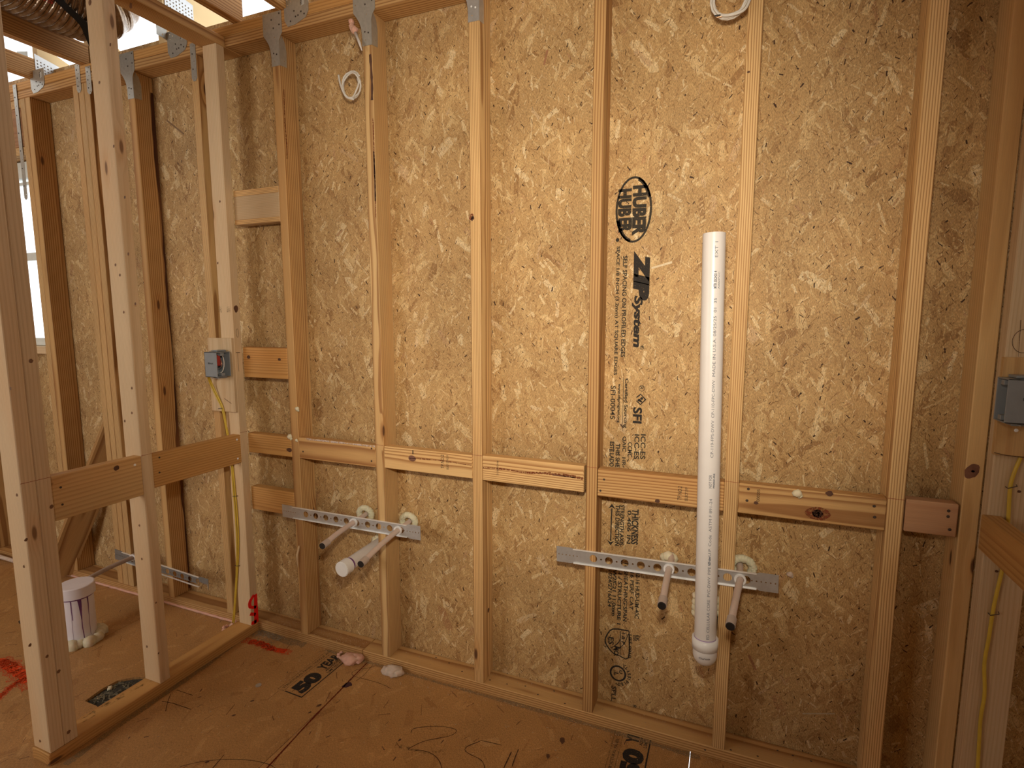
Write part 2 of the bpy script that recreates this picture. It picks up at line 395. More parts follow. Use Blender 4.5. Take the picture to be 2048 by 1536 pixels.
def textmesh(body, bold=0.0):
    """flat outline mesh of some lettering, scaled to a unit box"""
    key = (body, bold)
    if key not in _tc:
        cu = bpy.data.curves.new('t', 'FONT'); cu.body = body; cu.offset = bold; cu.resolution_u = 3
        ob = bpy.data.objects.new('t', cu); C.objects.link(ob); bpy.context.view_layer.update()
        me = bpy.data.meshes.new_from_object(ob, depsgraph=bpy.context.evaluated_depsgraph_get())
        V = [v.co.copy() for v in me.vertices]; Fc = [tuple(p.vertices) for p in me.polygons]
        bpy.data.objects.remove(ob); bpy.data.curves.remove(cu); bpy.data.meshes.remove(me)
        x0 = min(v.x for v in V); x1 = max(v.x for v in V); y0 = min(v.y for v in V); y1 = max(v.y for v in V)
        _tc[key] = ([((v.x - x0) / (x1 - x0), (v.y - y0) / (y1 - y0)) for v in V], Fc, (x1 - x0) / (y1 - y0))
    return _tc[key]
def lettering(name, items, M, mat, parent=None, wrap=None):
    """items: (text, u0, v0, length, height, bold, slant, direction angle)"""
    if name == 'printed_text' and len(items) > 1:
        for it in items: o = lettering(name, [it], M, mat, parent, wrap)
        return o
    verts = []; faces = []; pl = parent_loc(parent)
    for it in items:
        body, u0, v0, L, H = it[:5]; bold = it[5] if len(it) > 5 else 0.0; sl = it[6] if len(it) > 6 else 0.0; an = it[7] if len(it) > 7 else 0.0
        V, Fc, asp = textmesh(body, bold); b0 = len(verts)
        if L is None: L = asp * H
        for (a, b) in V:
            x = a * L + sl * b * H; y = b * H
            u = u0 + x * math.cos(an) - y * math.sin(an); v = v0 + x * math.sin(an) + y * math.cos(an)
            q = wrap(u, v) if wrap else M @ Vector((u, v, 0))
            verts.append(q - pl)
        faces += [tuple(i + b0 for i in f) for f in Fc]
    me = bpy.data.meshes.new(name); me.from_pydata(verts, [], faces); me.update()
    return link(name, me, mat, parent)
#BODY
# ---- transforms: every builder works in world coordinates; adopt() keeps them under a parent
def world(o):
    M = o.matrix_basis.copy()
    if o.parent: M = world(o.parent) @ o.matrix_parent_inverse @ M
    return M
def adopt(o, p):
    o.parent = p; o.matrix_parent_inverse = world(p).inverted(); return o
def parent_loc(p): return Vector((0, 0, 0))
def link(name, me, mat, parent=None, smooth=False):
    o = bpy.data.objects.new(name, me); C.objects.link(o)
    if mat: me.materials.append(mat)
    if smooth:
        for f in me.polygons: f.use_smooth = True
    if parent: adopt(o, parent)
    return o
D = .087; ZT = 2.412; CH = .893; PX = -.648
WALLM = frame((0, D - .0006, 0), (1, 0, 0), (0, 0, 1))       # inner face of the sheathing
FACEM = frame((0, -.0007, 0), (1, 0, 0), (0, 0, 1))          # front face of the studs
FLOORM = frame((0, 0, .0007), (1, 0, 0), (0, 1, 0))
PARTM = frame((PX + .0007, 0, 0), (0, 1, 0), (0, 0, 1))      # room face of the left partition
def w2(*P): return [(p[0], p[2]) for p in P]
def f2(*P): return [(p[0], p[1]) for p in P]

# ================================================================== STRUCTURE
# ---- floor: subfloor panels with fine joints
floor = struct(empty('floor'), 'orange-brown subfloor of large strand panels with pencil and paint marks', 'floor')
def floor_panel(x0, x1, y0, y1, hole=None):
    bm = bmesh.new(); es = []
    loops = [[(x0, y0), (x1, y0), (x1, y1), (x0, y1)]] + ([hole] if hole else [])
    for lp in loops:
        vs = [bm.verts.new((p[0], p[1], 0)) for p in lp]
        es += [bm.edges.new((vs[i], vs[(i + 1) % len(vs)])) for i in range(len(vs))]
    bmesh.ops.triangle_fill(bm, edges=es, use_beauty=True)
    r = bmesh.ops.extrude_face_region(bm, geom=bm.faces[:])
    for v in [g for g in r['geom'] if isinstance(g, bmesh.types.BMVert)]: v.co.z -= .018
    return obj('floor_panel', bm, OSBF, floor)
HOLE = [(-.867, -.575), (-.80, -.575), (-.705, -.60), (-.700, -.385), (-.76, -.392), (-.80, -.405), (-.84, -.425), (-.874, -.458), (-.879, -.510)]
g = .0012
floor_panel(-3.4, -1.222 - g, -5, .12); floor_panel(-1.222 + g, -.052 - g, -2.6, .12, HOLE)
floor_panel(-.052 + g, 1.168 - g, -2.6, .12); floor_panel(1.168 + g, 4.3, -2.6, .12)
floor_panel(-1.222 + g, 1.168 - g, -5, -2.6 - 2 * g); floor_panel(1.168 + g, 4.3, -5, -2.6 - 2 * g)
# dark sheet close under the floor stands in for the hole's dark depth
bm = bmesh.new(); addbox(bm, (-.93, -.66, -.026), (-.66, -.36, -.009)); obj('dark_under_hole', bm, HOLEDARK, floor)
bm = bmesh.new()
for i in range(70):
    c = (random.uniform(-.865, -.76), random.uniform(-.56, -.44)); a = random.uniform(0, 3.14); l = random.uniform(.004, .014)
    dx, dy = l * math.cos(a), l * math.sin(a)
    vs = [bm.verts.new((c[0] + sx * dx - sy * dy * .22, c[1] + sx * dy + sy * dx * .22, -.0085 + random.uniform(0, .004))) for sx, sy in ((-1, -1), (1, -1), (1, 1), (-1, 1))]
    bm.faces.new(vs)
stuff(obj('debris', bm, plain('debris_mix', (.16, .14, .09), .8, 0, .5), floor))

# ---- back wall
wall = struct(empty('wall_back'), 'open exterior stud wall with strand board sheathing behind the studs', 'wall')
def sheath(x0, x1, z0=0.0, z1=2.56):
    bm = bmesh.new(); c = ((x0 + x1) / 2, D + .0055, (z0 + z1) / 2)
    addbox(bm, (x0 - c[0], -.0055, z0 - c[2]), (x1 - c[0], .0055, z1 - c[2]), .0008)
    o = obj('sheathing_panel', bm, OSBW); o.location = c; return adopt(o, wall)
s_mid = sheath(-.392, .829); s_print = sheath(.832, 2.05); sheath(2.053, 3.27); sheath(-1.611, -.395); sheath(-1.997, -1.614)
sheath(-3.3, -2.0, 0, 1.222); sheath(-3.3, -2.0, 2.155, 2.56); sheath(-3.3, -2.92, 1.224, 2.153)
P1 = dict(pith=(.86, .42)); P2 = dict(pith=(.2, .38)); P3 = dict(pith=(.62, .95)); P4 = dict(pith=(.45, .02)); P5 = dict(pith=(.52, .62))
def chalk(parent, pts):
    return shape('chalk_line', stroke(pts, .0016, 1), FACEM, CHALK, parent)
def stud(x0, mat=PINE, tone=.5, w=.038, ch=True, z1=ZT, **k):
    o = board('stud', (x0, 0, .038), (x0 + w, D - .001, z1), 'z', mat, wall, tone=tone, **k)
    if ch: chalk(o, [(x0, CH), (x0 + w, CH - .0005)])
    return o
st_B = stud(-.411, PINE2, .5, ch=False, **P5)
st_C = stud(.0, PINE, .52, **P3)
st_D = stud(.4075, PINE, .72, **P1)
st_E = stud(.8126 + .0035, PINE2, .45, w=.0345, **P1)
st_F = stud(1.231, PINE, .55, **P2)
st_G = stud(1.634, PINE, .74, **P2)
st_H = stud(1.793, GOLD, .70, ch=False, **P4)
st_A = stud(-.838, PINE, .62, ch=False, **P1)
st_Z1 = stud(-1.223, PINE2, .55, ch=False, **P5)
for x, tn in ((-1.594, .5), (-1.5535, .55), (-1.5135, .5)): stud(x, PINE, tn, ch=False, **P2)
stud(-1.9975, PINE, .5, ch=False, **P1); stud(-1.958, PINE2, .5, ch=False, **P5)
for x in (2.20, 2.6, 3.0): stud(x, PINE, .5, ch=False)
board('bottom_plate', (-3.3, 0, 0), (-.094, D - .001, .038), 'x', PINE2, wall, pith=(.05, .5), tone=.5)
board('bottom_plate', (-.092, 0, 0), (3.2, D - .001, .038), 'x', PINE2, wall, pith=(.98, .42), tone=.56)
board('top_plate', (-3.3, 0, ZT), (-.740, D - .001, 2.4495), 'x', PINE2, wall, pith=(.3, .2), tone=.55)
board('top_plate', (-.646, 0, ZT), (3.2, D - .001, 2.4495), 'x', PINE2, wall, pith=(.3, .2), tone=.5)
board('top_plate', (-3.3, 0, 2.4505), (3.2, D - .001, 2.488), 'x', FIR, wall, pith=(.3, .25), tone=.8)
bp = bpy.data.objects['bottom_plate.001']; PLM = frame((0, 0, .0386), (1, 0, 0), (0, 1, 0))
def plnails(pts):
    for q in pts:
        shape('nail_hole', [oval(q[0], q[1], .0035, .0028, 8)], PLM, NAIL, bp)
plnails([(0.459, 0.027, 0.039), (0.526, 0.03, 0.039), (0.592, 0.045, 0.039), (0.697, 0.059, 0.039), (0.649, 0.02, 0.039), (0.751, 0.012, 0.039), (0.341, 0.031, 0.039), (0.271, 0.058, 0.039), (0.207, 0.069, 0.039), (1.212, -0.021, 0.039), (1.286, 0.009, 0.039), (1.362, 0.014, 0.039), (1.42, 0.061, 0.039), (1.462, 0.057, 0.039), (1.511, 0.054, 0.039)])
# waney edges with bark
bm = bmesh.new()
prev = None
for i in range(60):
    z = .04 + (2.40 - .04) * i / 59; w = .006 + .004 * noise.noise(Vector((z * 3, 1, 0))); dd = .010 + .008 * noise.noise(Vector((z * 2.3, 5, 0)))
    cur = [bm.verts.new((.8165, D - .003, z)), bm.verts.new((.8165 - .001, dd, z)), bm.verts.new((.8165 - .0075 + w * .2, dd + .016, z)), bm.verts.new((.8165 - .0075, D - .003, z))]
    if prev:
        for a in range(4): bm.faces.new((prev[a], prev[(a + 1) % 4], cur[(a + 1) % 4], cur[a]))
    prev = cur
o = obj('bark_edge', bm, BARK, st_E); o.color = (.8, .5, .55, 1)
Z1M = frame((-1.1846, 0, 0), (0, 1, 0), (0, 0, 1)); n_ = 90; pl_ = []
for i in range(n_):
    f_ = lambda z: .0855 - max(.002, .010 + .020 * noise.noise(Vector((z * 2.1, 2, 0))) + .006 * noise.noise(Vector((z * 11, 4, 0))))
    za, zb = .05 + 2.3 * i / n_, .05 + 2.3 * (i + 1) / n_; pl_.append([(f_(za), za), (.0855, za), (.0855, zb), (f_(zb), zb)])
o = shape('bark_edge', pl_, Z1M, BARK, st_Z1); o.color = (.8, .5, .5, 1)
def streak(parent, pts, w, mat=PITCH_, M=FACEM, name='resin_streak', k=6):
    return shape(name, stroke(pts, w, k), M, mat, parent)
streak(st_C, [(.030, 2.27), (.0345, 2.18), (.032, 2.12)], .012, KNOTM, name='bark_streak')
streak(st_C, [(.034, 2.06), (.0345, 1.98), (.0345, 1.9), (.035, 1.8), (.034, 1.72)], .006, PITCH_)
streak(st_C, [(.033, 1.95), (.0345, 1.86), (.034, 1.78)], .008, KNOTM, name='bark_streak')
SIDEC = frame((.0387, 0, 0), (0, 1, 0), (0, 0, 1)); SIDEB = frame((-.3722, 0, 0), (0, 1, 0), (0, 0, 1))
streak(st_B, [(.012, 2.22), (.010, 2.10), (.014, 2.02), (.012, 1.97)], .008, PITCH_, SIDEB)
def knot(parent, u, v, r, M=FACEM, mat=KNOTM, sq=1.3, rot=0):
    return shape('knot', [oval(u, v, r * sq, r, 18, .25, rot, u * 9)], M, mat, parent)
knot(st_D, .417, 1.695, .006, rot=1.2); knot(st_D, .413, 1.70, .008, mat=PITCH_, rot=1.0)
SIDED = frame((.4462, 0, 0), (0, 1, 0), (0, 0, 1)); knot(st_D, .045, .30, .007, SIDED, rot=1.57)
knot(st_F, 1.24, 2.02, .003); knot(st_H, 1.806, .985, .014, mat=KNOTP, sq=1.5, rot=1.2); knot(st_H, 1.808, .985, .003)
# a lifted splinter low on the second stud
bm = bmesh.new(); sweep(bm, [(-.405, -.004, .335), (-.400, -.010, .39), (-.392, -.004, .43)], [.001, .005, .004], 5)
obj('splinter', bm, SPRUCE, st_B).color = (.8, .5, .7, 1)

# ---- blocking between the studs, flat 2x4s flush with the front
def block(x0, x1, zb=.804, zt=.891, mat=PINE, tone=.6, parent=None, **k):
    return board('blocking', (x0, .0005, zb), (x1, .038, zt), 'x', mat, parent or wall, tone=tone, **k)
b_AB1 = block(PX + .001, -.4115, 1.738, 1.872, SPRUCE, .45, pith=(.9, .5))
board('bevelled_strip', (PX + .002, -.001, 1.848), (-.4125, .004, 1.871), 'x', PINE, b_AB1, tone=.85, bev=.001)
board('bevelled_strip', (PX + .002, -.001, 1.739), (-.4125, .004, 1.758), 'x', PINE, b_AB1, tone=.85, bev=.001)
b_AB2 = block(PX + .001, -.4115, 1.123, 1.248, FIR, .75, pith=(.7, .5))
b_AB3 = block(PX + .001, -.4115, .803, .886, FIR, .72, pith=(.6, .4))
b_AB4 = block(PX + .001, -.4115, .553, .654, FIR, .68, pith=(.65, .52))
b_BC = block(-.3725, -.0005, .803, .889, PINE2, .62, pith=(.5, .85))
b_CD = block(.0385, .407, .806, .890, PINE, .78, pith=(.6, .75))
b_DE = block(.446, .808, .8055, .893, PINE, .76, pith=(.35, .6))
b_EF = block(.853, 1.2305, .800, .890, PINE2, .52, pith=(.2, .6))
b_FG = block(1.2695, 1.6335, .802, .891, PINE2, .46, pith=(.55, .72))
b_GH = block(1.6755, 1.788, .8075, .895, PINK, .55, pith=(.5, .8))
streak(b_CD, w2((0.148, 0, 0.855), (0.216, 0, 0.858), (0.299, 0, 0.859), (0.405, 0, 0.854)), .0045); knot(b_CD, *w2((0.161, 0, 0.855))[0], .011, mat=KNOTP, sq=1.5)
streak(b_CD, w2((0.166, 0, 0.887), (0.166, 0, 0.872)), .004, INKD, name='pencil_mark')
streak(b_DE, w2((0.449, 0, 0.851), (0.523, 0, 0.854), (0.605, 0, 0.85)), .007); streak(b_DE, w2((0.605, 0, 0.85), (0.693, 0, 0.857), (0.762, 0, 0.856), (0.805, 0, 0.852)), .011)
streak(b_DE, w2((0.702, 0, 0.853), (0.779, 0, 0.853)), .006, KNOTP, name='resin_core')
for q, r, m_ in (((1.474, 0, 0.828), .011, KNOTM), ((1.499, 0, 0.889), .008, KNOTM), ((1.317, 0, 0.838), .005, KNOTM)): knot(b_FG, q[0], q[2], r, mat=m_, sq=1.2)
knot(b_FG, *w2((1.475, -0, 0.828))[0], .018, mat=PITCH_, sq=1.7); knot(b_EF, *w2((1.041, 0, 0.808))[0], .006)
knot(b_AB2, *w2((-0.616, 0, 1.207))[0], .007); knot(b_AB2, *w2((-0.45, 0, 1.202))[0], .006); knot(b_AB3, *w2((-0.422, 0, 0.833))[0], .009, sq=1.6)
streak(b_BC, w2((-0.333, 0, 0.886), (-0.164, -0, 0.886), (-0.001, 0, 0.885)), .010, ink('pale_wash', (.62, .50, .44), .36, .6, 120), name='pale_stain')
# dark nail heads
def nails(parent, pts, r=.0036, M=FACEM, mat=NAIL, name='nail'):
    for (u, v) in pts:
        bm = bmesh.new(); bmesh.ops.create_cone(bm, cap_ends=True, segments=10, radius1=r, radius2=r * .7, depth=.0016)
        bmesh.ops.transform(bm, matrix=M @ Matrix.Translation((u, v, .0004)), verts=bm.verts); obj(name, bm, mat, parent)
nails(b_BC, w2((-0.351, -0, 0.833), (-0.017, 0, 0.876), (-0.019, 0, 0.827))); nails(b_EF, w2((0.874, 0, 0.857), (0.863, 0, 0.819)))
nails(b_FG, w2((1.295, 0, 0.877), (1.293, 0, 0.842), (1.605, 0, 0.867), (1.608, 0, 0.837)), .004); nails(b_GH, w2((1.767, 0, 0.876), (1.767, 0, 0.861), (1.773, 0, 0.827)), .004)
INKM = frame((0, -.0003, 0), (1, 0, 0), (0, 0, 1))
def stamp(parent, rows, M=INKM, mat=INK, name='grade_stamp'): return lettering(name, rows, M, mat, parent)
U = math.pi / 2
def sp(q): return (q[0], q[2])
u, v = sp((0.295, 0, 0.831)); stamp(b_CD, [('TP NO.2', u, v, .050, .013, .0, 0, U), ('SELECT SYP KD19', u + .018, v - .002, .052, .008, 0, 0, U)])
u, v = sp((0.508, 0, 0.829)); stamp(b_DE, [('2150HOH#', u, v, .052, .007, 0, 0, U)])
u, v = sp((1.112, 0, 0.819)); stamp(b_EF, [('TP NO.2', u, v, .044, .012, 0, 0, U), ('SELECT SYP', u + .017, v, .042, .008, 0, 0, U)])
u, v = sp((1.326, 0, 0.843)); stamp(b_FG, [('000205', u, v, .036, .008, 0, 0, U)])

# printing on the sheathing, read from top to bottom
def col(text, a, b, c, bold=0.0, slant=0.0):
    bold += .014
    """a = top left, b = bottom left, c = top right of the column"""
    return (text, a[0], a[2], a[2] - b[2], c[0] - a[0], bold, slant, -U)
lettering('printed_logo', [
    col('HUB', (0.881, 0.087, 1.766), (0.883, 0.087, 1.682), (0.923, 0.087, 1.762), .045), col('ER', (0.884, 0.087, 1.678), (0.889, 0.087, 1.633), (0.926, 0.087, 1.675), .045),
    col('HUBER', (0.926, 0.087, 1.773), (0.93, 0.087, 1.622), (0.969, 0.087, 1.769), .045)], WALLM, INK, s_print)
cx, cz = .930, 1.7010
shape('printed_logo', ring2(cx, cz, .0560, .1000, .0065, 56), WALLM, INK, s_print)
shape('printed_logo', ring2(cx, cz, .0560, .1000, .0110, 14, math.pi * .12, math.pi * .42) + ring2(cx, cz, .056, .100, .011, 14, math.pi * 1.1, math.pi * 1.45), WALLM, INK, s_print)
shape('printed_mark', [oval(*sp((0.882, 0.087, 1.612)), .0055, .0060)], WALLM, INK, s_print)
lettering('printed_text', [
    col('SPACE 1/8 INCH (3.2mm) AT SQUARE EDGES', (0.877, 0.087, 1.592), (0.882, 0.087, 1.183), (0.891, 0.087, 1.591), .012),
    col('SELF SPACING ON PROFILED EDGES', (0.901, 0.087, 1.562), (0.899, 0.087, 1.242), (0.915, 0.087, 1.561), .012)], WALLM, INK, s_print)
lettering('printed_brand', [col('ZIP', (0.935, 0.087, 1.576), (0.935, 0.087, 1.43), (0.985, 0.087, 1.573), .075, .25),
    col('System', (0.932, 0.087, 1.441), (0.933, 0.087, 1.279), (0.966, 0.087, 1.441), .030, .25)], WALLM, INKD, s_print)
lettering('printed_mark', [col('R', (0.965, 0.087, 1.279), (0.965, 0.087, 1.27), (0.972, 0.087, 1.279))], WALLM, INK, s_print)
shape('printed_mark', ring2(*sp((0.968, 0.087, 1.274)), .006, .0065, .0012, 20), WALLM, INK, s_print)
lettering('printed_text', [
    col('SFI-00045', (0.871, 0.087, 1.148), (0.873, 0.087, 1.037), (0.887, 0.087, 1.149)), col('www.sfiprogram.org', (0.893, 0.087, 1.156), (0.894, 0.087, 1.027), (0.904, 0.087, 1.156), .02),
    col('Certified Sourcing', (0.914, 0.087, 1.173), (0.917, 0.087, 1.011), (0.928, 0.087, 1.174), .012)], WALLM, INK, s_print)
shape('printed_rule', stroke([sp((0.912, 0.087, 1.178)), sp((0.913, 0.087, 1))], .0016, 1), WALLM, INK, s_print)
lettering('printed_logo', [col('SFI', (0.945, 0.087, 1.082), (0.944, 0.087, 1.029), (0.974, 0.087, 1.084), .02), col('R', (0.965, 0.087, 1.15), (0.965, 0.087, 1.14), (0.976, 0.087, 1.15))], WALLM, INKD, s_print)
q = sp((0.971, 0.087, 1.144)); shape('printed_mark', ring2(q[0], q[1], .0095, .0100, .0016, 24), WALLM, INK, s_print)
q = sp((0.968, 0.087, 1.108)); d_ = .0185
shape('printed_logo', [[(q[0] + d_, q[1]), (q[0], q[1] + d_), (q[0] - .003, q[1] + d_), (q[0] + d_ - .005, q[1])], [(q[0] + d_, q[1]), (q[0], q[1] - d_), (q[0] - .003, q[1] - d_), (q[0] + d_ - .005, q[1])],
    [(q[0], q[1] + d_), (q[0] - .013, q[1] + .008), (q[0] - .013, q[1] + .003), (q[0] - .001, q[1] + d_ - .005)], [(q[0], q[1] - d_), (q[0] - .013, q[1] - .008), (q[0] - .013, q[1] - .003), (q[0] - .001, q[1] - d_ + .005)],
    oval(q[0] + .004, q[1] + .003, .005, .004, 10, .4), oval(q[0] - .004, q[1] - .003, .006, .004, 10, .4), oval(q[0] + .001, q[1] - .006, .004, .003, 10, .4)], WALLM, INKD, s_print)
lettering('printed_text', [
    col('ICC-ES', (0.972, 0.087, 0.995), (0.973, 0.087, 0.912), (0.988, 0.087, 0.996), .01), col('ICC-ES', (0.952, 0.087, 0.993), (0.953, 0.087, 0.91), (0.968, 0.087, 0.995), .01), col('CCMC', (0.931, 0.087, 0.965), (0.931, 0.087, 0.915), (0.946, 0.087, 0.966), .01),
    col('QAIC   HR-', (0.912, 0.087, 0.983), (0.912, 0.087, 0.879), (0.926, 0.087, 0.985), .01), col('THIS SHE', (0.892, 0.087, 0.957), (0.893, 0.087, 0.877), (0.906, 0.087, 0.958), .02), col('ESTE LADO', (0.872, 0.087, 0.962), (0.873, 0.087, 0.877), (0.887, 0.087, 0.963), .02)], WALLM, INK, s_print)
lettering('printed_text', [
    col('THICKNESS', (0.95, 0.087, 0.742), (0.954, 0.087, 0.62), (0.973, 0.087, 0.746), .02), col('0.406 IN', (0.936, 0.087, 0.735), (0.937, 0.087, 0.619), (0.949, 0.087, 0.737), .01),
    col('STRENGTH AXIS', (0.912, 0.087, 0.751), (0.914, 0.087, 0.61), (0.926, 0.087, 0.753), .02), col('THIS DIRECTION', (0.896, 0.087, 0.749), (0.898, 0.087, 0.606), (0.911, 0.087, 0.751), .02)], WALLM, INK, s_print)
a = sp((0.884, 0.087, 0.742)); b = sp((0.882, 0.087, 0.612))
shape('printed_arrow', stroke([(a[0], a[1] - .008), (b[0], b[1] + .008)], .0045, 1) + [[(a[0], a[1] + .008), (a[0] - .012, a[1] - .010), (a[0], a[1] - .003), (a[0] + .012, a[1] - .010)], [(b[0], b[1] - .008), (b[0] - .012, b[1] + .010), (b[0], b[1] + .003), (b[0] + .012, b[1] + .010)]], WALLM, INKD, s_print)
lettering('printed_text', [
    col('32-16 HUD-UM-40C', (0.969, 0.087, 0.527), (0.967, 0.087, 0.361), (0.983, 0.087, 0.529), .01), col('7/16 PERF CAT', (0.951, 0.087, 0.545), (0.951, 0.087, 0.388), (0.964, 0.087, 0.547), .01),
    col('16 SHEATHING SPAN', (0.93, 0.087, 0.55), (0.932, 0.087, 0.343), (0.944, 0.087, 0.552), .01), col('EXP. 1 / STRUCTURE 1', (0.91, 0.087, 0.571), (0.912, 0.087, 0.327), (0.923, 0.087, 0.573), .02),
    col('Y W25-21 11.0mm', (0.892, 0.087, 0.543), (0.894, 0.087, 0.354), (0.905, 0.087, 0.545), .02), col('11024/2716A24', (0.877, 0.087, 0.526), (0.878, 0.087, 0.384), (0.891, 0.087, 0.529), .012),
    col('SPLL', (0.897, 0.087, 0.096), (0.896, 0.087, 0.039), (0.914, 0.087, 0.1), 0), col('R', (0.971, 0.087, 0.045), (0.971, 0.087, 0.034), (0.984, 0.087, 0.049), 0),
    col('EK', (0.976, 0.087, 0.302), (0.976, 0.087, 0.28), (0.987, 0.087, 0.305), .01), col('ESR', (0.966, 0.087, 0.3), (0.966, 0.087, 0.278), (0.976, 0.087, 0.302), .01), col('UES-0010', (0.952, 0.087, 0.3), (0.954, 0.087, 0.215), (0.962, 0.087, 0.302), .01)], WALLM, INK, s_print)
# shield mark
q = [sp(p) for p in ((0.952, 0.087, 0.311), (0.897, 0.087, 0.306), (0.875, 0.087, 0.275), (0.872, 0.087, 0.252), (0.885, 0.087, 0.231), (0.905, 0.087, 0.215), (0.92, 0.087, 0.214), (0.953, 0.087, 0.214))]
shape('printed_logo', stroke(q + [q[0]], .0052, 3) + stroke([sp((0.923, 0.087, 0.304)), sp((0.924, 0.087, 0.214))], .003, 1) + stroke([sp((0.95, 0.087, 0.3)), sp((0.933, 0.087, 0.255)), sp((0.899, 0.087, 0.229))], .003, 4) + stroke([sp((0.924, 0.087, 0.281)), sp((0.916, 0.087, 0.259)), sp((0.892, 0.087, 0.234))], .003, 4), WALLM, INKD, s_print)
lettering('printed_logo', [col('ES', (0.882, 0.087, 0.275), (0.883, 0.087, 0.247), (0.901, 0.087, 0.279), .01), col('I A P', (0.927, 0.087, 0.3), (0.928, 0.087, 0.258), (0.94, 0.087, 0.303), .01), col('MO', (0.902, 0.087, 0.246), (0.903, 0.087, 0.213), (0.919, 0.087, 0.25), .02)], WALLM, INKD, s_print)
# round listing mark with curved lettering
q = sp((0.918, 0.087, 0.147)); Rr = .0285
shape('printed_logo', ring2(q[0], q[1], Rr, Rr + .001, .0062, 44), WALLM, INKD, s_print)
lettering('printed_logo', [('U', q[0] + .004, q[1] + .014, .013, .012, .03, 0, -U), ('L', q[0] - .012, q[1] + .002, .012, .014, .03, 0, -U), ('LISTED', q[0] - .016, q[1] + .012, .02, .004, .02, 0, -U)], WALLM, INKD, s_print)
its = []
for i, ch in enumerate('CLASSIFIED'):
    t = math.radians(62 - i * 15.5); rr = Rr + .005
    its.append((ch, q[0] + rr * math.cos(t), q[1] + rr * math.sin(t), .0072 if ch != 'I' else .0026, .0115, .045, 0, t - U))
lettering('printed_logo', its, WALLM, INKD, s_print)
# a few strands and scuffs that stand out
for pts, w, c in (([(0.99, 0.087, 1.521), (1.051, 0.087, 1.537)], .010, (.70, .56, .36)), ([(1.484, 0.087, 0.163), (1.569, 0.087, 0.188)], .005, (.46, .36, .22)), ([(1.565, 0.087, 0.291), (1.61, 0.087, 0.313)], .0025, (.46, .36, .22)),
                  ([(0.633, 0.087, 2.172), (0.645, 0.087, 2.215)], .010, (.33, .15, .07)), ([(-1.112, 0.087, 2.228), (-1.012, 0.087, 2.159)], .009, (.22, .12, .05)), ([(1.325, 0.087, 0.316), (1.348, 0.087, 0.271)], .010, (.33, .15, .07)), ([(1.071, 0.087, 0.762), (1.086, 0.087, 0.769)], .004, (.1, .04, .02))):
    par = s_print if pts[0][0] > .83 else (s_mid if pts[0][0] > -.39 else wall)
    shape('strand', stroke([sp(p) for p in pts], w, 1), WALLM, plain('strand_tone', c, .6, 0, .15, 120), par)

# ---- window in the back wall, far left
win = struct(empty('window_1', (-2.46, D, 1.7)), 'bright narrow glimpse of a white framed window', 'window')
def wbar(name, lo, hi, mat=VINYL): return boxo(name, lo, hi, mat, win, .001)
wbar('window_frame', (-2.92, .06, 1.224), (-2.0, .12, 1.262)); wbar('window_frame', (-2.92, .06, 2.075), (-2.0, .12, 2.152))
wbar('window_frame', (-2.92, .06, 1.262), (-2.88, .12, 2.075)); wbar('window_frame', (-2.04, .095, 1.262), (-2.0, .12, 2.075))
wbar('window_sash', (-2.88, .07, 1.665), (-2.04, .105, 1.705)); wbar('window_sash', (-2.88, .075, 2.045), (-2.04, .10, 2.06))
gm = NT('window_glass'); gm.b.inputs['Transmission Weight'].default_value = 1.0; gm.b.inputs['IOR'].default_value = 1.05
gm.fin((.97, .99, .98, 1), .0, 0, .2)
wbar('window_pane', (-2.88, .086, 1.262), (-2.04, .090, 1.665), gm.mat); wbar('window_pane', (-2.88, .086, 1.705), (-2.04, .090, 2.045), gm.mat)
board('header', (-3.0, 0, 2.195), (-1.998, .038, 2.372), 'x', REDW, wall, pith=(.4, .8), tone=.9)
board('header', (-3.0, 0, 2.157), (-1.998, D - .02, 2.194), 'x', PINE, wall, tone=.6)
board('header', (-3.0, 0, 2.373), (-1.998, .038, 2.411), 'x', PINE, wall, tone=.6)
board('window_sill_board', (-3.0, 0, 1.185), (-1.998, D - .001, 1.222), 'x', SPRUCE, wall, tone=.7)
for x in (-2.3, -2.7): board('cripple_stud', (x, 0, .038), (x + .038, D - .001, 1.184), 'z', PINE, wall, tone=.5)
board('stud', (-3.05, 0, .038), (-3.012, D - .001, ZT), 'z', PINE, wall)

# ---- left partition, square to the back wall
part = struct(empty('wall_left'), 'open stud partition on the left running toward the viewer', 'wall')
def pstud(y0, w=.086, tone=.55, h=.038, mat=SPRUCE, z0=.038, **k):
    return board('stud', (PX - w, y0, z0), (PX, y0 + h, ZT - .0005), 'z', mat, part, tone=tone, **k)
p_A = pstud(-.0385, .072, .68, .0375, pith=(.8, .2)); p_1 = pstud(-.446, .084, .74, pith=(.12, .6)); p_2 = pstud(-.793, .084, .80, pith=(.9, .3), z0=.0395); p_3 = pstud(-.7545, .084, .68, pith=(.2, .8), z0=.0395)
board('bottom_plate', (PX - .089, -.797, 0), (PX, -.0005, .038), 'y', FIR, part, tone=.62, pith=(.5, .98))
board('top_plate', (PX - .089, -3.4, ZT), (PX, D - .001, 2.4495), 'y', PINE2, part, tone=.62, pith=(.9, .6))
def pblock(y0, y1, zb, zt, mat, tone, **k): return board('blocking', (PX - .038, y0, zb), (PX - .0005, y1, zt), 'y', mat, part, tone=tone, **k)
pb1 = pblock(-.4075, -.013, .766, .886, FIR, .60, pith=(.62, .9)); pb2 = pblock(-.7162, -.4465, .753, .893, GOLD, .62, pith=(.72, .9))
for o_, y0 in ((p_1, -.446), (p_2, -.793), (p_3, -.7545), (p_A, -.0385)):
    shape('chalk_line', stroke([(y0, CH), (y0 + .038, CH)], .0018, 1), PARTM, CHALK, o_)
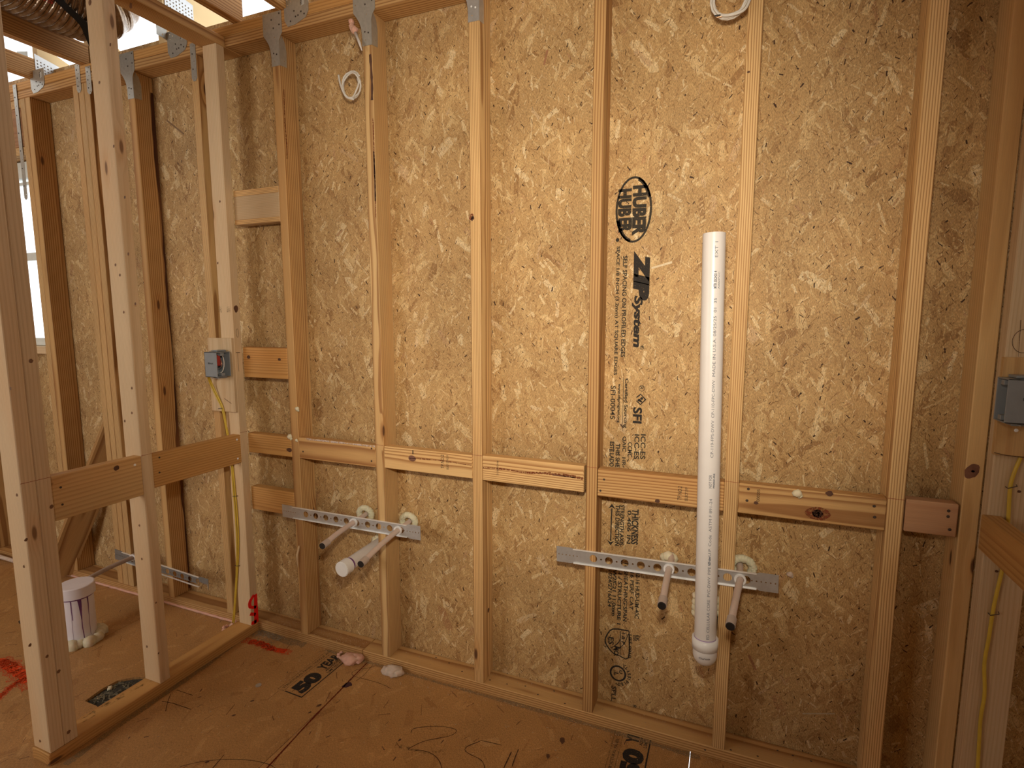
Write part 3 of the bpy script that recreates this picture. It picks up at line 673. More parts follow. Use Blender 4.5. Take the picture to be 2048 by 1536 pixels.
knot(pb2, *[(p[1], p[2]) for p in ((-0.648, -0.53, 0.872),)][0], .0085, PARTM, sq=1.0)
def px2(q): return (q[1], q[2])
nails(pb2, [px2(q) for q in ((-0.648, -0.694, 0.854), (-0.648, -0.694, 0.8))], .0035, PARTM); nails(pb1, [px2(q) for q in ((-0.648, -0.383, 0.872), (-0.648, -0.387, 0.818))], .0035, PARTM)
nails(pb2, [px2((-0.648, -0.47, 0.867))], .0045, PARTM, GLINT, 'bright_nail'); nails(pb1, [px2((-0.648, -0.054, 0.868)), px2((-0.648, -0.055, 0.788))], .0045, PARTM, GLINT, 'bright_nail')
P1M = frame((0, -.4467, 0), (1, 0, 0), (0, 0, 1)); P2M = frame((0, -.7937, 0), (1, 0, 0), (0, 0, 1)); PAM = frame((0, -.0392, 0), (1, 0, 0), (0, 0, 1))
def sm_knots(parent, M, pts, r=.004, two=sp):
    for q_ in pts: knot(parent, *two(q_), r, M, KNOTS, 1.25, 1.2)
sm_knots(p_1, P1M, [(-0.628, -0.446, 2.223), (-0.697, -0.446, 2.121), (-0.653, -0.446, 1.92), (-0.696, -0.446, 1.544), (-0.678, -0.446, 1.51), (-0.626, -0.446, 1.577), (-0.62, -0.446, 1.757), (-0.612, -0.446, 1.414), (-0.674, -0.446, 1.387), (-0.666, -0.446, 1.129), (-0.677, -0.446, 1.042), (-0.718, -0.446, 1.011), (-0.689, -0.446, 0.636), (-0.691, -0.446, 0.511), (-0.705, -0.446, 0.172)])
sm_knots(p_1, P1M, [(-0.519, -0.446, 2.316), (-0.709, -0.446, 2.363)], .007)
sm_knots(p_1, PARTM, [(-0.648, -0.444, 0.159), (-0.648, -0.438, 0.35)], .003, px2)
sm_knots(p_2, PARTM, [(-0.648, -0.813, 0.409), (-0.648, -0.775, 0.35), (-0.648, -0.794, 0.726)], .004, px2)
sm_knots(p_2, P2M, [(-0.64, -0.793, 1.171), (-0.67, -0.793, 0.858), (-0.676, -0.793, 0.639), (-0.697, -0.793, 0.068)], .004)
sm_knots(p_3, PARTM, [(-0.648, -0.723, 0.803), (-0.648, -0.75, 0.285), (-0.648, -0.741, 0.074), (-0.648, -0.735, 1.244)], .005, px2)
sm_knots(p_A, PAM, [(-0.71, -0.038, 1.588), (-0.677, -0.038, 1.826)], .004); knot(p_A, -.0195, 1.405, .010, PARTM, sq=1.5, rot=1.57)
# pencilled oval and arrow, red paint and grade stamps on the corner stud
shape('pencil_mark', ring2(*px2((-0.648, -0.02, 1.306)), .006, .018, .0014, 24) + stroke([px2((-0.648, -0.033, 1.227)), px2((-0.648, -0.013, 1.226))], .003, 1) + stroke([px2((-0.647, -0.025, 1.225)), px2((-0.647, -0.024, 1.148))], .0018, 1), PARTM, PENCIL, p_A)
shape('spray_mark', stroke([px2((-0.648, -0.017, 0.17)), px2((-0.648, -0.039, 0.151)), px2((-0.648, -0.039, 0.126)), px2((-0.647, -0.01, 0.111))], .018, 4) + stroke([px2((-0.648, -0.009, 0.17)), px2((-0.648, -0.013, 0.04))], .024, 4) + stroke([px2((-0.648, -0.043, 0.096)), px2((-0.648, -0.015, 0.079))], .016, 1) + stroke([px2((-0.648, -0.039, 0.05)), px2((-0.648, -0.012, 0.045))], .018, 1), PARTM, SPRAYR, p_A)
for x_ in (437, 454):
    u, v = {437: sp((-0.723, -0.038, 1.408)), 454: sp((-0.675, -0.038, 1.408))}[x_]
    its = [('SPF KD-HT', u, v, .018, .005, .02), ('NO.2', u, v - .018, .018, .009, .03), ('S-DRY', u, v - .008, .018, .006, .02)]
    stamp(p_A, its, PAM, INKF)

# ---- right partition
rt = struct(empty('wall_right'), 'open stud partition at the right edge running toward the viewer', 'wall')
RX = 1.832
j1 = board('stud', (RX, -.0385, .038), (RX + .086, -.001, ZT), 'z', SPRUCE, rt, tone=.42, pith=(.8, .7))
board('stud', (RX, -.484, .038), (RX + .086, -.446, ZT), 'z', SPRUCE, rt, tone=.4)
board('bottom_plate', (RX, -2.2, 0), (RX + .089, -.0005, .038), 'y', PINE, rt); board('top_plate', (RX, -2.2, ZT), (RX + .089, -.0005, 2.4495), 'y', PINE, rt)
rb = board('blocking', (RX - .012, -.4455, .800), (RX + .026, -.0395, .889), 'y', FIR, rt, tone=.35, pith=(.6, .4))
JM = frame((0, -.0392, 0), (1, 0, 0), (0, 0, 1))
for q in ((1.887, -0.039, 0.954), (1.837, -0.039, 1.267), (1.862, -0.039, 0.748)): knot(j1, q[0], q[2], .0035, JM, KNOTM, 1.1)
shape('pencil_mark', ring2(*sp((1.864, -0.038, 1.314)), .022, .028, .0012, 30) + stroke([sp((1.854, -0.038, 1.363)), sp((1.857, -0.038, 1.277))], .0012, 1), JM, PENCIL, j1)

# ---- rest of the shell, out of frame: roof deck, far walls, the rear opening placed for the added lamp
roof = struct(empty('ceiling'), 'strand board roof deck over the trusses', 'ceiling')
bm = bmesh.new(); c = (.45, -2.5, 3.75); addbox(bm, (-3.9, -2.75, -.006), (3.9, 2.75, .006)); o = obj('roof_panel', bm, OSBR, roof); o.matrix_basis = Matrix.Translation(c) @ Matrix.Rotation(-.31, 4, 'X')
def shell(name, lo, hi, mat, lab): return struct(boxo(name, lo, hi, mat, None, 0), lab, 'wall')
shell('wall_far_left', (-3.32, -5, 0), (-3.3, .1, 2.75), OSBY, 'strand board wall at the far left')
shell('wall_far_right', (4.3, -5, 0), (4.32, .1, 2.75), OSBY, 'strand board wall at the far right')
fw_ = struct(empty('wall_front'), 'unseen wall behind the viewer, its opening placed for the added light', 'wall')
for lo, hi in (((-3.3, -3.32, 0), (-2.75, -3.3, 4.2)), ((-1.25, -3.32, 0), (4.3, -3.3, 4.2)), ((-2.75, -3.32, 0), (-1.25, -3.3, .8)), ((-2.75, -3.32, 2.4), (-1.25, -3.3, 4.2))):
    boxo('sheathing_panel', lo, hi, OSBY, fw_, 0)

# ================================================================== ROOF TRUSSES AND METAL CONNECTORS
def truss(x, label, yend=.02, tp=None, tail=None, chord=True, plate_sz=(.10, .08)):
    t = empty('roof_truss', (x, 0, 2.488))
    if chord: board('bottom_chord', (x - .038, -3.2, 2.4885), (x, yend, 2.577), 'y', PINE2, t, tone=.72, pith=(.7, .3))
    if tail:   # the sloping tail past the wall, an upright board cut to the roof line
        bm = bmesh.new(); L = [bm.verts.new((x - .036, y, z)) for y, z in tail]; Rr_ = [bm.verts.new((x - .001, y, z)) for y, z in tail]
        bm.faces.new(L[::-1]); bm.faces.new(Rr_)
        for i in range(len(tail)): j = (i + 1) % len(tail); bm.faces.new((L[i], L[j], Rr_[j], Rr_[i]))
        obj('truss_tail', bm, TAILM, t)
    if not chord or yend > .03: pass
    else: board('heel_block', (x - .038, -.30, 2.578), (x, yend, 2.70), 'y', PINE2, t, tone=.75) if label.endswith('partition') else None
    if tp:
        M = frame((x + .001, 0, 0), (0, 1, 0), (0, 0, 1)); y, z = tp; w_, h_ = plate_sz
        plate('truss_plate', [(y, z), (y + w_, z - .02), (y + w_, z - .02 + h_), (y, z + h_)], [(y + .010 + .014 * i, z + .010 + .014 * j - .0028 * i, .0034) for i in range(int(w_ / .014)) for j in range(int(h_ / .014) - 1)], .0012, M, STEEL2, t, 6)
    tag(t, label, 'truss', 'roof trusses above the plate'); return t
TAILM = plain('pale_tail_wood', (.72, .52, .26), .6, 0, .05, 12)
truss(-1.870, 'roof truss at far left, its chord end beside a grey tie', tp=(.01, 2.52), tail=[(.025, 2.49), (.45, 2.47), (.45, 2.50), (.025, 2.66)])
truss(-1.490, 'roof truss whose bottom chord runs just under the silver duct', tail=[(.025, 2.49), (.25, 2.49), (.18, 2.60), (.025, 2.70)])
truss(-1.0, 'roof truss tail with perforated plate behind the partition top plate', tp=(.03, 2.60), tail=[(.02, 2.49), (.50, 2.47), (.50, 2.72), (.02, 2.86)], chord=False, plate_sz=(.13, .13))
truss(-.562, 'roof truss with end cut flush above the corner of the partition', yend=.02)
truss(-.330, 'roof truss end barely showing above the perforated tie at the top edge', yend=.05)

CONN = 'steel connectors nailed along the top plates'
def clip(x, label, mat=STEEL):
    t = empty('plate_tie', (x, -.001, 2.4)); M = frame((0, -.0006, 0), (1, 0, 0), (0, 0, 1))
    pts = [(-.034, 2.487), (-.034, 2.412), (-.022, 2.397), (-.010, 2.378), (-.003, 2.358), (0, 2.335), (0, 2.300), (.038, 2.300), (.038, 2.36), (.040, 2.385), (.046, 2.398), (.056, 2.412), (.056, 2.487)]
    hs = [(-.024, 2.478), (.046, 2.478), (.008, 2.462), (-.024, 2.436), (.044, 2.44), (.016, 2.432), (.020, 2.40), (.012, 2.345), (.026, 2.340), (.014, 2.318)]
    plate('tie_plate', [(x + a, b) for a, b in pts], [(x + a, b, .0022) for a, b in hs[::3]], .0012, M, mat, t, 8)
    F = frame((x + .0382, 0, 0), (0, 1, 0), (0, 0, 1))
    plate('tie_flange', [(-.001, 2.300), (.032, 2.304), (.034, 2.36), (.026, 2.392), (.012, 2.408), (-.001, 2.38)], [(.022, 2.322, .0022)], .0012, F, mat, t, 8)
    nails(t, [(x + a, b) for i, (a, b) in enumerate(hs) if i % 3], .0034, frame((0, -.0018, 0), (1, 0, 0), (0, 0, 1)), NAIL if mat == STEEL else GLINT)
    return tag(t, label, 'connector', CONN)
clip(-.411, 'grey stud-to-plate tie capping the narrow stud right of the partition corner')
clip(.0, 'grey stud-to-plate tie above the coiled white wire, beside pink foam')
clip(.4075, 'bright steel tie at the top of the middle stud with shiny nails', STEEL2)
clip(-1.223, 'grey stud-to-plate tie seen just right of the pale partition stud')
def corner_tie(x, z, label, s=1.0, up=.09):
    t = empty('truss_tie', (x, -.001, z)); M = frame((0, -.0008, 0), (1, 0, 0), (0, 0, 1))
    P = [(0, .10), (0, .022), (.014, 0), (.05, .002), (.098, .018), (.112, .038), (.114, .10)]
    H = [(.016, .09), (.018, .072), (.032, .082), (.088, .088), (.046, .048), (.052, .028), (.064, .030), (.078, .040), (.092, .030), (.028, .016)]
    plate('tie_plate', [(x + a * s, z + b) for a, b in P], [(x + a * s, z + b, .0026) for a, b in H[:3]], .0012, M, STEEL, t, 8)
    F = frame((x - .0005, 0, 0), (0, 1, 0), (0, 0, 1))
    plate('tie_leaf', [(-.045, z + .075), (-.002, z + .07), (-.002, z + .10 + up), (-.045, z + .08 + up)], [(-.02, z + .085, .003)], .0012, F, STEEL, t, 8)
    nails(t, [(x + a * s, z + b) for a, b in H[3:]], .0034, frame((0, -.002, 0), (1, 0, 0), (0, 0, 1)))
    shape('size_mark', [[(x + .080 * s, z + .058), (x + .094 * s, z + .062), (x + .096 * s, z + .090), (x + .082 * s, z + .086)]], frame((0, -.0022, 0), (1, 0, 0), (0, 0, 1)), plain('pale_mark', (.62, .62, .58)), t)
    lettering('stamped_text', [('H2.5', x + .084 * s, z + .063, .022, .008, .02, 0, U)], frame((0, -.0026, 0), (1, 0, 0), (0, 0, 1)), INKD, t)
    return tag(t, label, 'connector', CONN)
corner_tie(-.958, 2.420, 'perforated truss tie on the top plate just left of the partition corner')
corner_tie(-.340, 2.424, 'perforated truss tie at the top edge, right of the first stud after the corner', up=.02)
corner_tie(-1.895, 2.420, 'dusty truss tie at far left, under the truss chord end', .95)
def strap(x0, x1, z0, z1, label, n=5, y=-.0008, dx=0):
    t = empty('metal_strap', (x0, y, z1)); M = frame((0, y, 0), (1, 0, 0), (0, 0, 1)); w = x1 - x0
    P = [(x0 + dx, z1), (x0, z0 + w * .4), (x0 + w * .3, z0), (x1 - w * .3, z0), (x1, z0 + w * .4), (x1 + dx, z1)]
    H = [(x0 + w * (.35 if i % 2 else .65) + dx * (i + .5) / n, z0 + (z1 - z0) * (i + .6) / n) for i in range(n)]
    plate('strap_plate', P, [(a, b, .0022) for a, b in H[::2]], .0012, M, STEEL, t, 8)
    nails(t, H[1::2], .0034, frame((0, y - .0012, 0), (1, 0, 0), (0, 0, 1))); return tag(t, label, 'connector', CONN)
strap(-.832, -.802, 2.312, 2.455, 'short strap tie left of the partition corner stud')
strap(-1.560, -1.528, 2.375, 2.495, 'left one of two short straps under the silver duct', 7)
strap(-1.488, -1.455, 2.358, 2.475, 'right one of two short straps, against the pale partition stud', 7)
strap(-2.035, -2.008, 1.945, 2.48, 'long thin nailed strap hanging beside the window', 13, -.003)

# ================================================================== FLEXIBLE DUCT
dt = NT('silver_duct_film'); sz = dt.xyz(dt.coord('Object'))
nz = dt.noise(dt.coord(), 26, 3, .6)
dcol = dt.ramp(nz, [(0, (.10, .065, .04)), (.5, (.26, .18, .12)), (1, (.55, .47, .38))]); dt.bump(dt.noise(dt.coord(), 90, 2), .35, .003)
DUCT = dt.fin(dcol, .18, .75, .8)
duct = empty('flexible_duct', (-1.15, -.4, 2.75))
path = smoothpath([(-1.33, -1.9, 2.71), (-1.33, -1.0, 2.70), (-1.33, -.5, 2.69), (-1.33, -.18, 2.68), (-1.31, -.06, 2.72), (-1.28, -.03, 2.90), (-1.27, -.02, 3.3)], 30)
R0 = .163; rs = []; pp = []
d = 0; fine = []
for a, b in zip(path, path[1:]):
    for k in range(4): fine.append(a.lerp(b, k / 4))
for i, p in enumerate(fine):
    if i: d += (p - fine[i - 1]).length
    rs.append(R0 + (.0050 * math.sin(d * 2 * math.pi / .022)) + .006 * noise.noise(p * 6)); pp.append(p)
bm = bmesh.new(); sweep(bm, pp, rs, 40, False); obj('duct_sleeve', bm, DUCT, duct, True)
i0 = min(range(len(pp)), key=lambda i: abs(pp[i].y + .03)); 
bm = bmesh.new(); band = smoothpath([(-.42, -.1, 0), (-.33, -.45, 0), (-.26, -.70, 0), (-.23, -.77, 0), (-.19, -.87, 0), (-.14, -1.0, 0), (-.11, -1.15, 0), (-.04, -1.6, 0)], 5); pr_ = None
for q in band:
    cur = [bm.verts.new((-1.33 + rr_ * math.cos(q.y), q.x + dy_, 2.681 + rr_ * math.sin(q.y))) for dy_, rr_ in ((-.030, .1735), (.030, .1735), (.030, .178), (-.030, .178))]
    if pr_:
        for k in range(4): bm.faces.new((pr_[k], pr_[(k + 1) % 4], cur[(k + 1) % 4], cur[k]))
    pr_ = cur
obj('hanging_strap', bm, STRAP, duct)
def duct_text():
    i1 = min(range(len(pp)), key=lambda i: abs(pp[i].y + .75))
    its = [('R-6 FLEX DUCT  UL 181', 0, .02, .42, .025, .02), ('AIR DUCT CLASS 1', 0, -.03, .38, .022, .02), ('FLAME SPREAD 25', .0, -.08, .34, .020, .02)]
    def wrap(u, v):
        p = Vector((-1.33, -.60 + u, 2.692)); a = math.radians(-30) + v / .2
        return p + Vector((math.cos(a), 0, math.sin(a))) * (R0 + .013)
    return lettering('printed_text', its, None, ink('red_print', (.45, .06, .05), .2, .35), duct, wrap)
duct_text()
tag(duct, 'large silver ribbed flexible duct with black strap at top left', 'duct')

# ================================================================== PLUMBING
def pipe_bracket(name, a, b, label, tilt_holes, mat=STEEL2):
    """flat perforated rail with folded edges and wider end tabs, from a to b (left and right ends on the stud faces)"""
    a = Vector(a); b = Vector(b); L = (b - a).length; t = empty(name, a); M = frame(a + Vector((0, -.0012, 0)), b - a, Vector((0, 0, 1)) - (b - a).normalized() * (b - a).normalized().z)
    h = .0235; P = [(0, -h - .003), (.050, -h - .003), (.058, -h), (L - .058, -h), (L - .050, -h - .004), (L, -h - .004), (L, h + .004), (L - .050, h + .004), (L - .058, h), (.058, h), (.050, h + .003), (0, h + .003)]
    n = int((L - .19) / .0508) ; big = [(.125 + .0508 * i, 0, .0125) for i in range(n + 1)]; small = [(.125 + .0508 * (i + .5), 0, .003) for i in range(n)]
    tabs = [(.008 + .0125 * i, 0, .0022) for i in range(6)] + [(L - .008 - .0125 * i, 0, .0022) for i in range(6)]
    plate('rail', P, big + small + tabs, .0012, M, mat, t, 16)
    for s in (-1, 1):
        bm = bmesh.new(); addbox(bm, (.058, h - .001, 0), (L - .058, h + .001, .007)) if s > 0 else addbox(bm, (.058, -h - .001, 0), (L - .058, -h + .001, .007))
        bmesh.ops.transform(bm, matrix=M, verts=bm.verts); obj('folded_edge', bm, LITEDGE, t)
    return tag(t, label, 'bracket', 'perforated pipe brackets across the studs'), M
pipe_bracket('pipe_bracket', (-.475, 0, .570), (.192, 0, .574), 'perforated metal pipe bracket across the studs by the capped drain', 0)
pipe_bracket('pipe_bracket', (.720, 0, .585), (1.388, 0, .605), 'perforated metal pipe bracket passing behind the tall white pipe', 0)
pipe_bracket('pipe_bracket', (-1.594, 0, .190), (-.944, 0, .152), 'low perforated metal pipe bracket seen behind the left partition', 0, plain('dull_steel', (.33, .35, .36), .5, .8, .08, 60))

def stub(x, z, tip, label, foamc, bend=.0):
    tip = Vector(tip); t = empty('water_stub', (x, 0, z)); d = (tip - Vector((x, 0, z)))
    tube('tubing', [(x, D, z + .008), (x, .06, z + .004), (x, .03, z + .001), (x, 0, z), Vector((x, 0, z)) + d * .5 + Vector((0, 0, .004 + bend)), tip], .0100, PEX, t, 14)
    dn = d.normalized(); cyl('cap_sleeve', tip - dn * .030, tip, .0128, PEXD, t, 20); cyl('black_cap', tip - dn * .001, tip + dn * .004, .0115, BLACK, t, 20)
    bm = bmesh.new(); n = 24
    for k in range(n):
        a0, a1 = 2 * math.pi * k / n, 2 * math.pi * (k + 1) / n
        q = [bm.verts.new((x + r * math.cos(a), yy, z + r * math.sin(a))) for a in (a0, a1) for r, yy in ((.0105, -.006), (.0162, -.008), (.0168, -.001))]
        bm.faces.new((q[0], q[1], q[4], q[3])); bm.faces.new((q[1], q[2], q[5], q[4]))
    bmesh.ops.remove_doubles(bm, verts=bm.verts, dist=1e-5); obj('collar', bm, CLIP, t)
    tag(t, label, 'pipe', 'capped water supply stubs')
    if foamc:
        cs = []; n = 17
        for k in range(n):
            a = math.radians(-30 + 240 * k / (n - 1)); cs.append((x + foamc[0] + .030 * math.cos(a), D - .010, z + foamc[1] + .026 * math.sin(a), .0125))
        foam('spray_foam', cs, FOAMW, foamc[2], amp=.25, group='dabs of foam sealing pipe holes')
    return t
stub(-.111, .572, (-.111, -.179, .547), 'short capped water stub, left one on the left bracket', (-.004, .006, 'cream foam arc around the left stub of the left bracket'))
stub(.094, .571, (.094, -.226, .535), 'longer capped water stub crossing over the white drain', (-.004, .006, 'cream foam arc around the right stub of the left bracket'))
stub(1.083, .597, (1.083, -.175, .566), 'capped water stub left of the tall white pipe', None)
stub(1.286, .601, (1.262, -.195, .556), 'capped water stub right of the tall white pipe', (.006, .006, 'cream foam arc around the stub right of the tall pipe'))
foam('spray_foam', [(1.072, D - .008, .600, .020), (1.060, D - .008, .596, .015), (1.087, D - .008, .597, .016)], FOAMW, 'cream foam dab above the stub left of the tall pipe', amp=.3, group='dabs of foam sealing pipe holes')
t = empty('water_stub', (-1.453, 0, .197)); tube('tubing', [(-1.46, D, .20), (-1.455, 0, .197), (-1.44, -.15, .197), (-1.40, -.33, .185), (-1.37, -.50, .15)], .0105, PEXD, t, 12)
cyl('collar', (-1.455, .001, .197), (-1.453, -.008, .197), .017, CLIP, t); cyl('black_cap', (-1.37, -.50, .15), (-1.369, -.506, .148), .0125, BLACK, t)
tag(t, 'long grey water tube running from the low bracket behind the capped pipe', 'pipe', 'capped water supply stubs')

# horizontal capped drain below the left bracket
t = empty('drain_pipe', (-.05, 0, .465)); a = Vector((-.040, D, .470)); b = Vector((-.0395, -.166, .4645)); dn = (b - a).normalized()
cyl('pipe', a, b - dn * .035, .0242, PVC, t, 32); cyl('purple_ring', b - dn * .046, b - dn * .034, .0247, PURPLE, t, 32)
cyl('cap', b - dn * .035, b, .0285, PVCW, t, 32); cyl('cap_face', b - dn * .001, b + dn * .002, .0262, PVCW, t, 32)
tag(t, 'short horizontal white drain pipe with cap and purple primer ring', 'pipe')
foam('spray_foam', [(-.066, D - .012, .470, .020), (-.072, D - .010, .455, .014), (-.055, D - .01, .488, .015)], FOAMW, 'cream foam dab where the short drain leaves the wall', amp=.35, group='dabs of foam sealing pipe holes')

# tall white vent pipe with street elbow into the wall
vp = empty('vent_pipe', (1.2, -.15, .4)); B = Vector((1.2005, -.150, .452)); T = Vector((1.1755, -.105, 1.588)); ax = (T - B).normalized(); RP = .0290
bm = bmesh.new(); sweep(bm, [B, B.lerp(T, .5), T], RP, 40, False); sweep(bm, [T, B.lerp(T, .5)], RP - .004, 40, False)
# annular rim
up = ax.orthogonal().normalized(); sd = ax.cross(up)
for k in range(40):
    a0, a1 = 2 * math.pi * k / 40, 2 * math.pi * (k + 1) / 40
    bm.faces.new([bm.verts.new(T + r * (math.cos(a) * up + math.sin(a) * sd)) for r, a in ((RP, a0), (RP, a1), (RP - .004, a1), (RP - .004, a0))])
o = obj('pipe', bm, PVC, vp, True)
for f in o.data.polygons: f.use_smooth = len(f.vertices) == 4 and f.area > 1e-4
E0 = B + ax * .014
pts = [B + ax * .020, B + ax * .010, B, B + Vector((0, .004, -.016)), B + Vector((0, .016, -.026)), B + Vector((0, .034, -.030)), B + Vector((0, .06, -.030))]
bm = bmesh.new(); sweep(bm, smoothpath(pts, 5), [.0322] * 31, 36); elb = obj('elbow', bm, PVCW, vp, True)
bm = bmesh.new(); sweep(bm, [B + ax * .032, B + ax * .0315, B + ax * .002, B + ax * .0015], [.0315, .0348, .0348, .0322], 36); obj('elbow_hub', bm, PVCW, vp, True)
cyl('primer_ring', B + ax * .030, B + ax * .0345, RP + .0006, plain('lilac_primer', (.42, .30, .48)), vp, 36)
cyl('wall_pipe', B + Vector((0, .05, -.030)), (B.x, D, B.z - .030), RP, PVC, vp, 32)
def pipe_wrap(ang0):
    e1 = Vector((1, 0, 0)) - ax * ax.x; e1.normalize(); e2 = ax.cross(e1)      # e2 points away from the room
    def wrap(u, v):
        a = ang0 + (-v) / RP
        return B + ax * u + (e1 * math.cos(a) - e2.normalized() * math.sin(a)) * (RP + .0004)
    return wrap
e1 = (Vector((1, 0, 0)) - ax * ax.x).normalized(); e2 = ax.cross(e1).normalized()
if e2.y > 0: pass
def wrp(u, v):
    # u runs up the pipe, v to the left of the reader
    n_ = Vector((0, -1, 0)); n_ = (n_ - ax * n_.dot(ax)).normalized(); s_ = e1
    a = math.radians(22) - v / RP
    return B + ax * u + (s_ * math.sin(a) + n_ * math.cos(a)) * (RP + .0005)
Hh = .0072
lettering('printed_text', [(s, u0, 0, L, Hh, .0) for s, u0, L in (
    ('ED', .040, .014), ('CELLULAR CORE  PVC-DWV  PIPE', .060, .185), ('U.P. Code  ASTM F 891-24', .275, .158),
    ('CP-119-FPS-DWV', .545, .100), ('CP-110-FPC-DWV', .652, .100), ('MADE IN U.S.A. 08/25/25  01  35', .762, .205), ('EXT 1', 1.072, .040))], None, INKB, vp, wrp)
lettering('printed_text', [('NSF-dwv', .248, .0, .026, .0075, .04), ('NOT FOR', .462, .002, .036, .0075, .01), ('PRESSURE', .462, -.006, .040, .005, .03), ('MTR 3SCH21 4', .992, .001, .045, .008, .03), ('ABS/PVC', .99, -.006, .045, .003, .02)], None, INKB, vp, wrp)
def ewrap(u, v):
    n_ = math.radians(10) + u / .0345; return Vector((B.x + .0345 * math.sin(n_) - .004, B.y - .0345 * math.cos(n_) - .0012 + .0, B.z - .0045 + v * .9 - .010))
lettering('moulded_text', [('Charlotte', -.016, 0, .030, .0065, .02)], None, INKB, vp, ewrap)
tag(vp, 'tall upright white plastic vent pipe with printed text and elbow at its foot', 'pipe')
foam('spray_foam', [(1.163, D - .008, .458 + dz, .014) for dz in (-.03, -.012, .008, .026)], FOAMW, 'cream foam peeping out left of the tall pipe near its foot', amp=.3, group='dabs of foam sealing pipe holes')
foam('spray_foam', [(1.228, D - .008, .462 + dz, .013) for dz in (-.02, 0, .02)], FOAMW, 'cream foam peeping out right of the tall pipe near its foot', amp=.3, group='dabs of foam sealing pipe holes')

# capped drain on the floor behind the partition
cpx, cpy = -1.300, -.340
t = empty('capped_drain', (cpx, cpy, 0)); cyl('pipe', (cpx, cpy, -.01), (cpx, cpy, .232), .0575, PVCG, t, 44); cyl('cap', (cpx, cpy, .205), (cpx, cpy, .249), .0655, PVCG, t, 44)
cyl('cap_rim', (cpx, cpy, .249), (cpx, cpy, .2515), .0655, PVCG, t, 44, .0615)
cyl('primer_ring', (cpx, cpy, .198), (cpx, cpy, .2045), .0590, PURPLE, t, 44)
def drip(a0, z1, w0, w1, lean=0):
    bm = bmesh.new(); n = 12; pr = None
    for i in range(n + 1):
        z = .200 + (z1 - .200) * i / n; a = a0 + lean * (i / n) + .03 * noise.noise(Vector((z * 20, a0, 0))); w = (w0 + (w1 - w0) * min(1, i / n * 2.2)) / .0575 / 2
        c_ = [bm.verts.new((cpx + .0580 * math.cos(a + s), cpy + .0580 * math.sin(a + s), z)) for s in (-w, w)]
        if pr: bm.faces.new((pr[0], pr[1], c_[1], c_[0]))
        pr = c_
    obj('primer_drip', bm, PURPLE, t)
for a_, z_, w0, w1, l_ in ((-50, .115, .003, .0022, .02), (-22, .018, .014, .003, .10), (8, .03, .006, .0016, 0), (-52, .02, .001, .0008, 0)): drip(math.radians(a_), z_, w0, w1, l_)
tag(t, 'fat white capped drain pipe with purple primer drips, foamed to the floor', 'pipe')
foam('foam_collar', [(cpx + (.072 + .006 * math.sin(k * 2.3)) * math.cos(k * .36), cpy + (.070 + .006 * math.cos(k * 1.7)) * math.sin(k * .36), .010, .024 + .005 * math.sin(k * 3.1)) for k in range(18)], FOAMW, 'lumpy cream foam ring at the foot of the capped drain', amp=.35, sq=(1, 1, .95))
# pink foam
foam('floor_foam', [(-.125, -.035, .012, .034), (-.105, -.02, .012, .028), (-.148, -.028, .010, .024)] + [(-.178 + .020 * math.cos(a * .7), -.012 + .022 * math.sin(a * .7), .006, .0075) for a in range(9)], FOAMP, 'larger pink foam lump with a looped tail at the plate', amp=.3, sq=(1, .9, .6), sub=3)
foam('floor_foam', [(.071, -.030, .010, .036), (.088, -.028, .010, .028), (.052, -.034, .009, .026)], FOAMPW, 'pale pink round foam lump lying right of the looped one', amp=.3, sq=(1, .85, .55), sub=3)
foam('floor_foam', [(-.772 + .020 * math.cos(a * .7), -.052 + .020 * math.sin(a * .7), .006 + .003 * (a % 3), .0075) for a in range(9)] + [(-.775, -.028, .010, .011), (-.770, -.018, .016, .009)], FOAMP, 'pink foam curl at the foot of the yellow cables', amp=.3)
bm = bmesh.new(); path = [(-.74 - i * .022, -.003 - .002 * noise.noise(Vector((i * .6, 0, 0))), .006 + .0015 * noise.noise(Vector((i * .9, 3, 0)))) for i in range(60)]
sweep(bm, path, [.0058 + .0024 * noise.noise(Vector((i * .8, 7, 0))) for i in range(60)], 8); o = obj('foam_bead', bm, FOAMP, None, True); tag(o, 'long thin pink foam bead along the bottom plate beyond the partition', 'foam')
bm = bmesh.new(); sweep(bm, smoothpath([(-2.45, -.02, .01), (-2.6, -.03, .02), (-2.75, -.02, .012), (-2.95, -.04, .018), (-3.2, -.02, .01)], 8), .011, 8); o = obj('foam_bead', bm, FOAMPW, None, True); tag(o, 'pale foam strip on the floor at the far left edge', 'foam')
boxo('scrap_block', (-3.1, -.30, .0), (-2.86, -.12, .17), FOAMPW, None, .01); tag(bpy.data.objects['scrap_block'], 'pale lump against the wall at the far left edge', 'scrap')
# dabs of foam on studs and blocking
for q, r, lab in (((-0.415, 0, 0.889), .011, 'white foam speck on blocking left of the first stud after the corner'), ((-0.369, 0, 1.007), .009, 'white foam speck on the first stud after the corner, above the blocking'), ((-0.38, 0, 0.878), .006, 'tiny foam speck where blocking meets the first stud after the corner'), ((1.421, 0, 0.881), .012, 'cream foam blob on the knotty blocking'), ((1.425, 0.087, 0.603), .009, 'pink foam speck on the sheathing right of the bracket')):
    foam('foam_speck', [(q[0], q[1] - .003, q[2], r), (q[0] + r * .5, q[1] - .002, q[2] - r * .7, r * .6)], FOAMW if 'pink' not in lab else FOAMPW, lab, amp=.5, sq=(1, .6, 1), group='small foam specks')

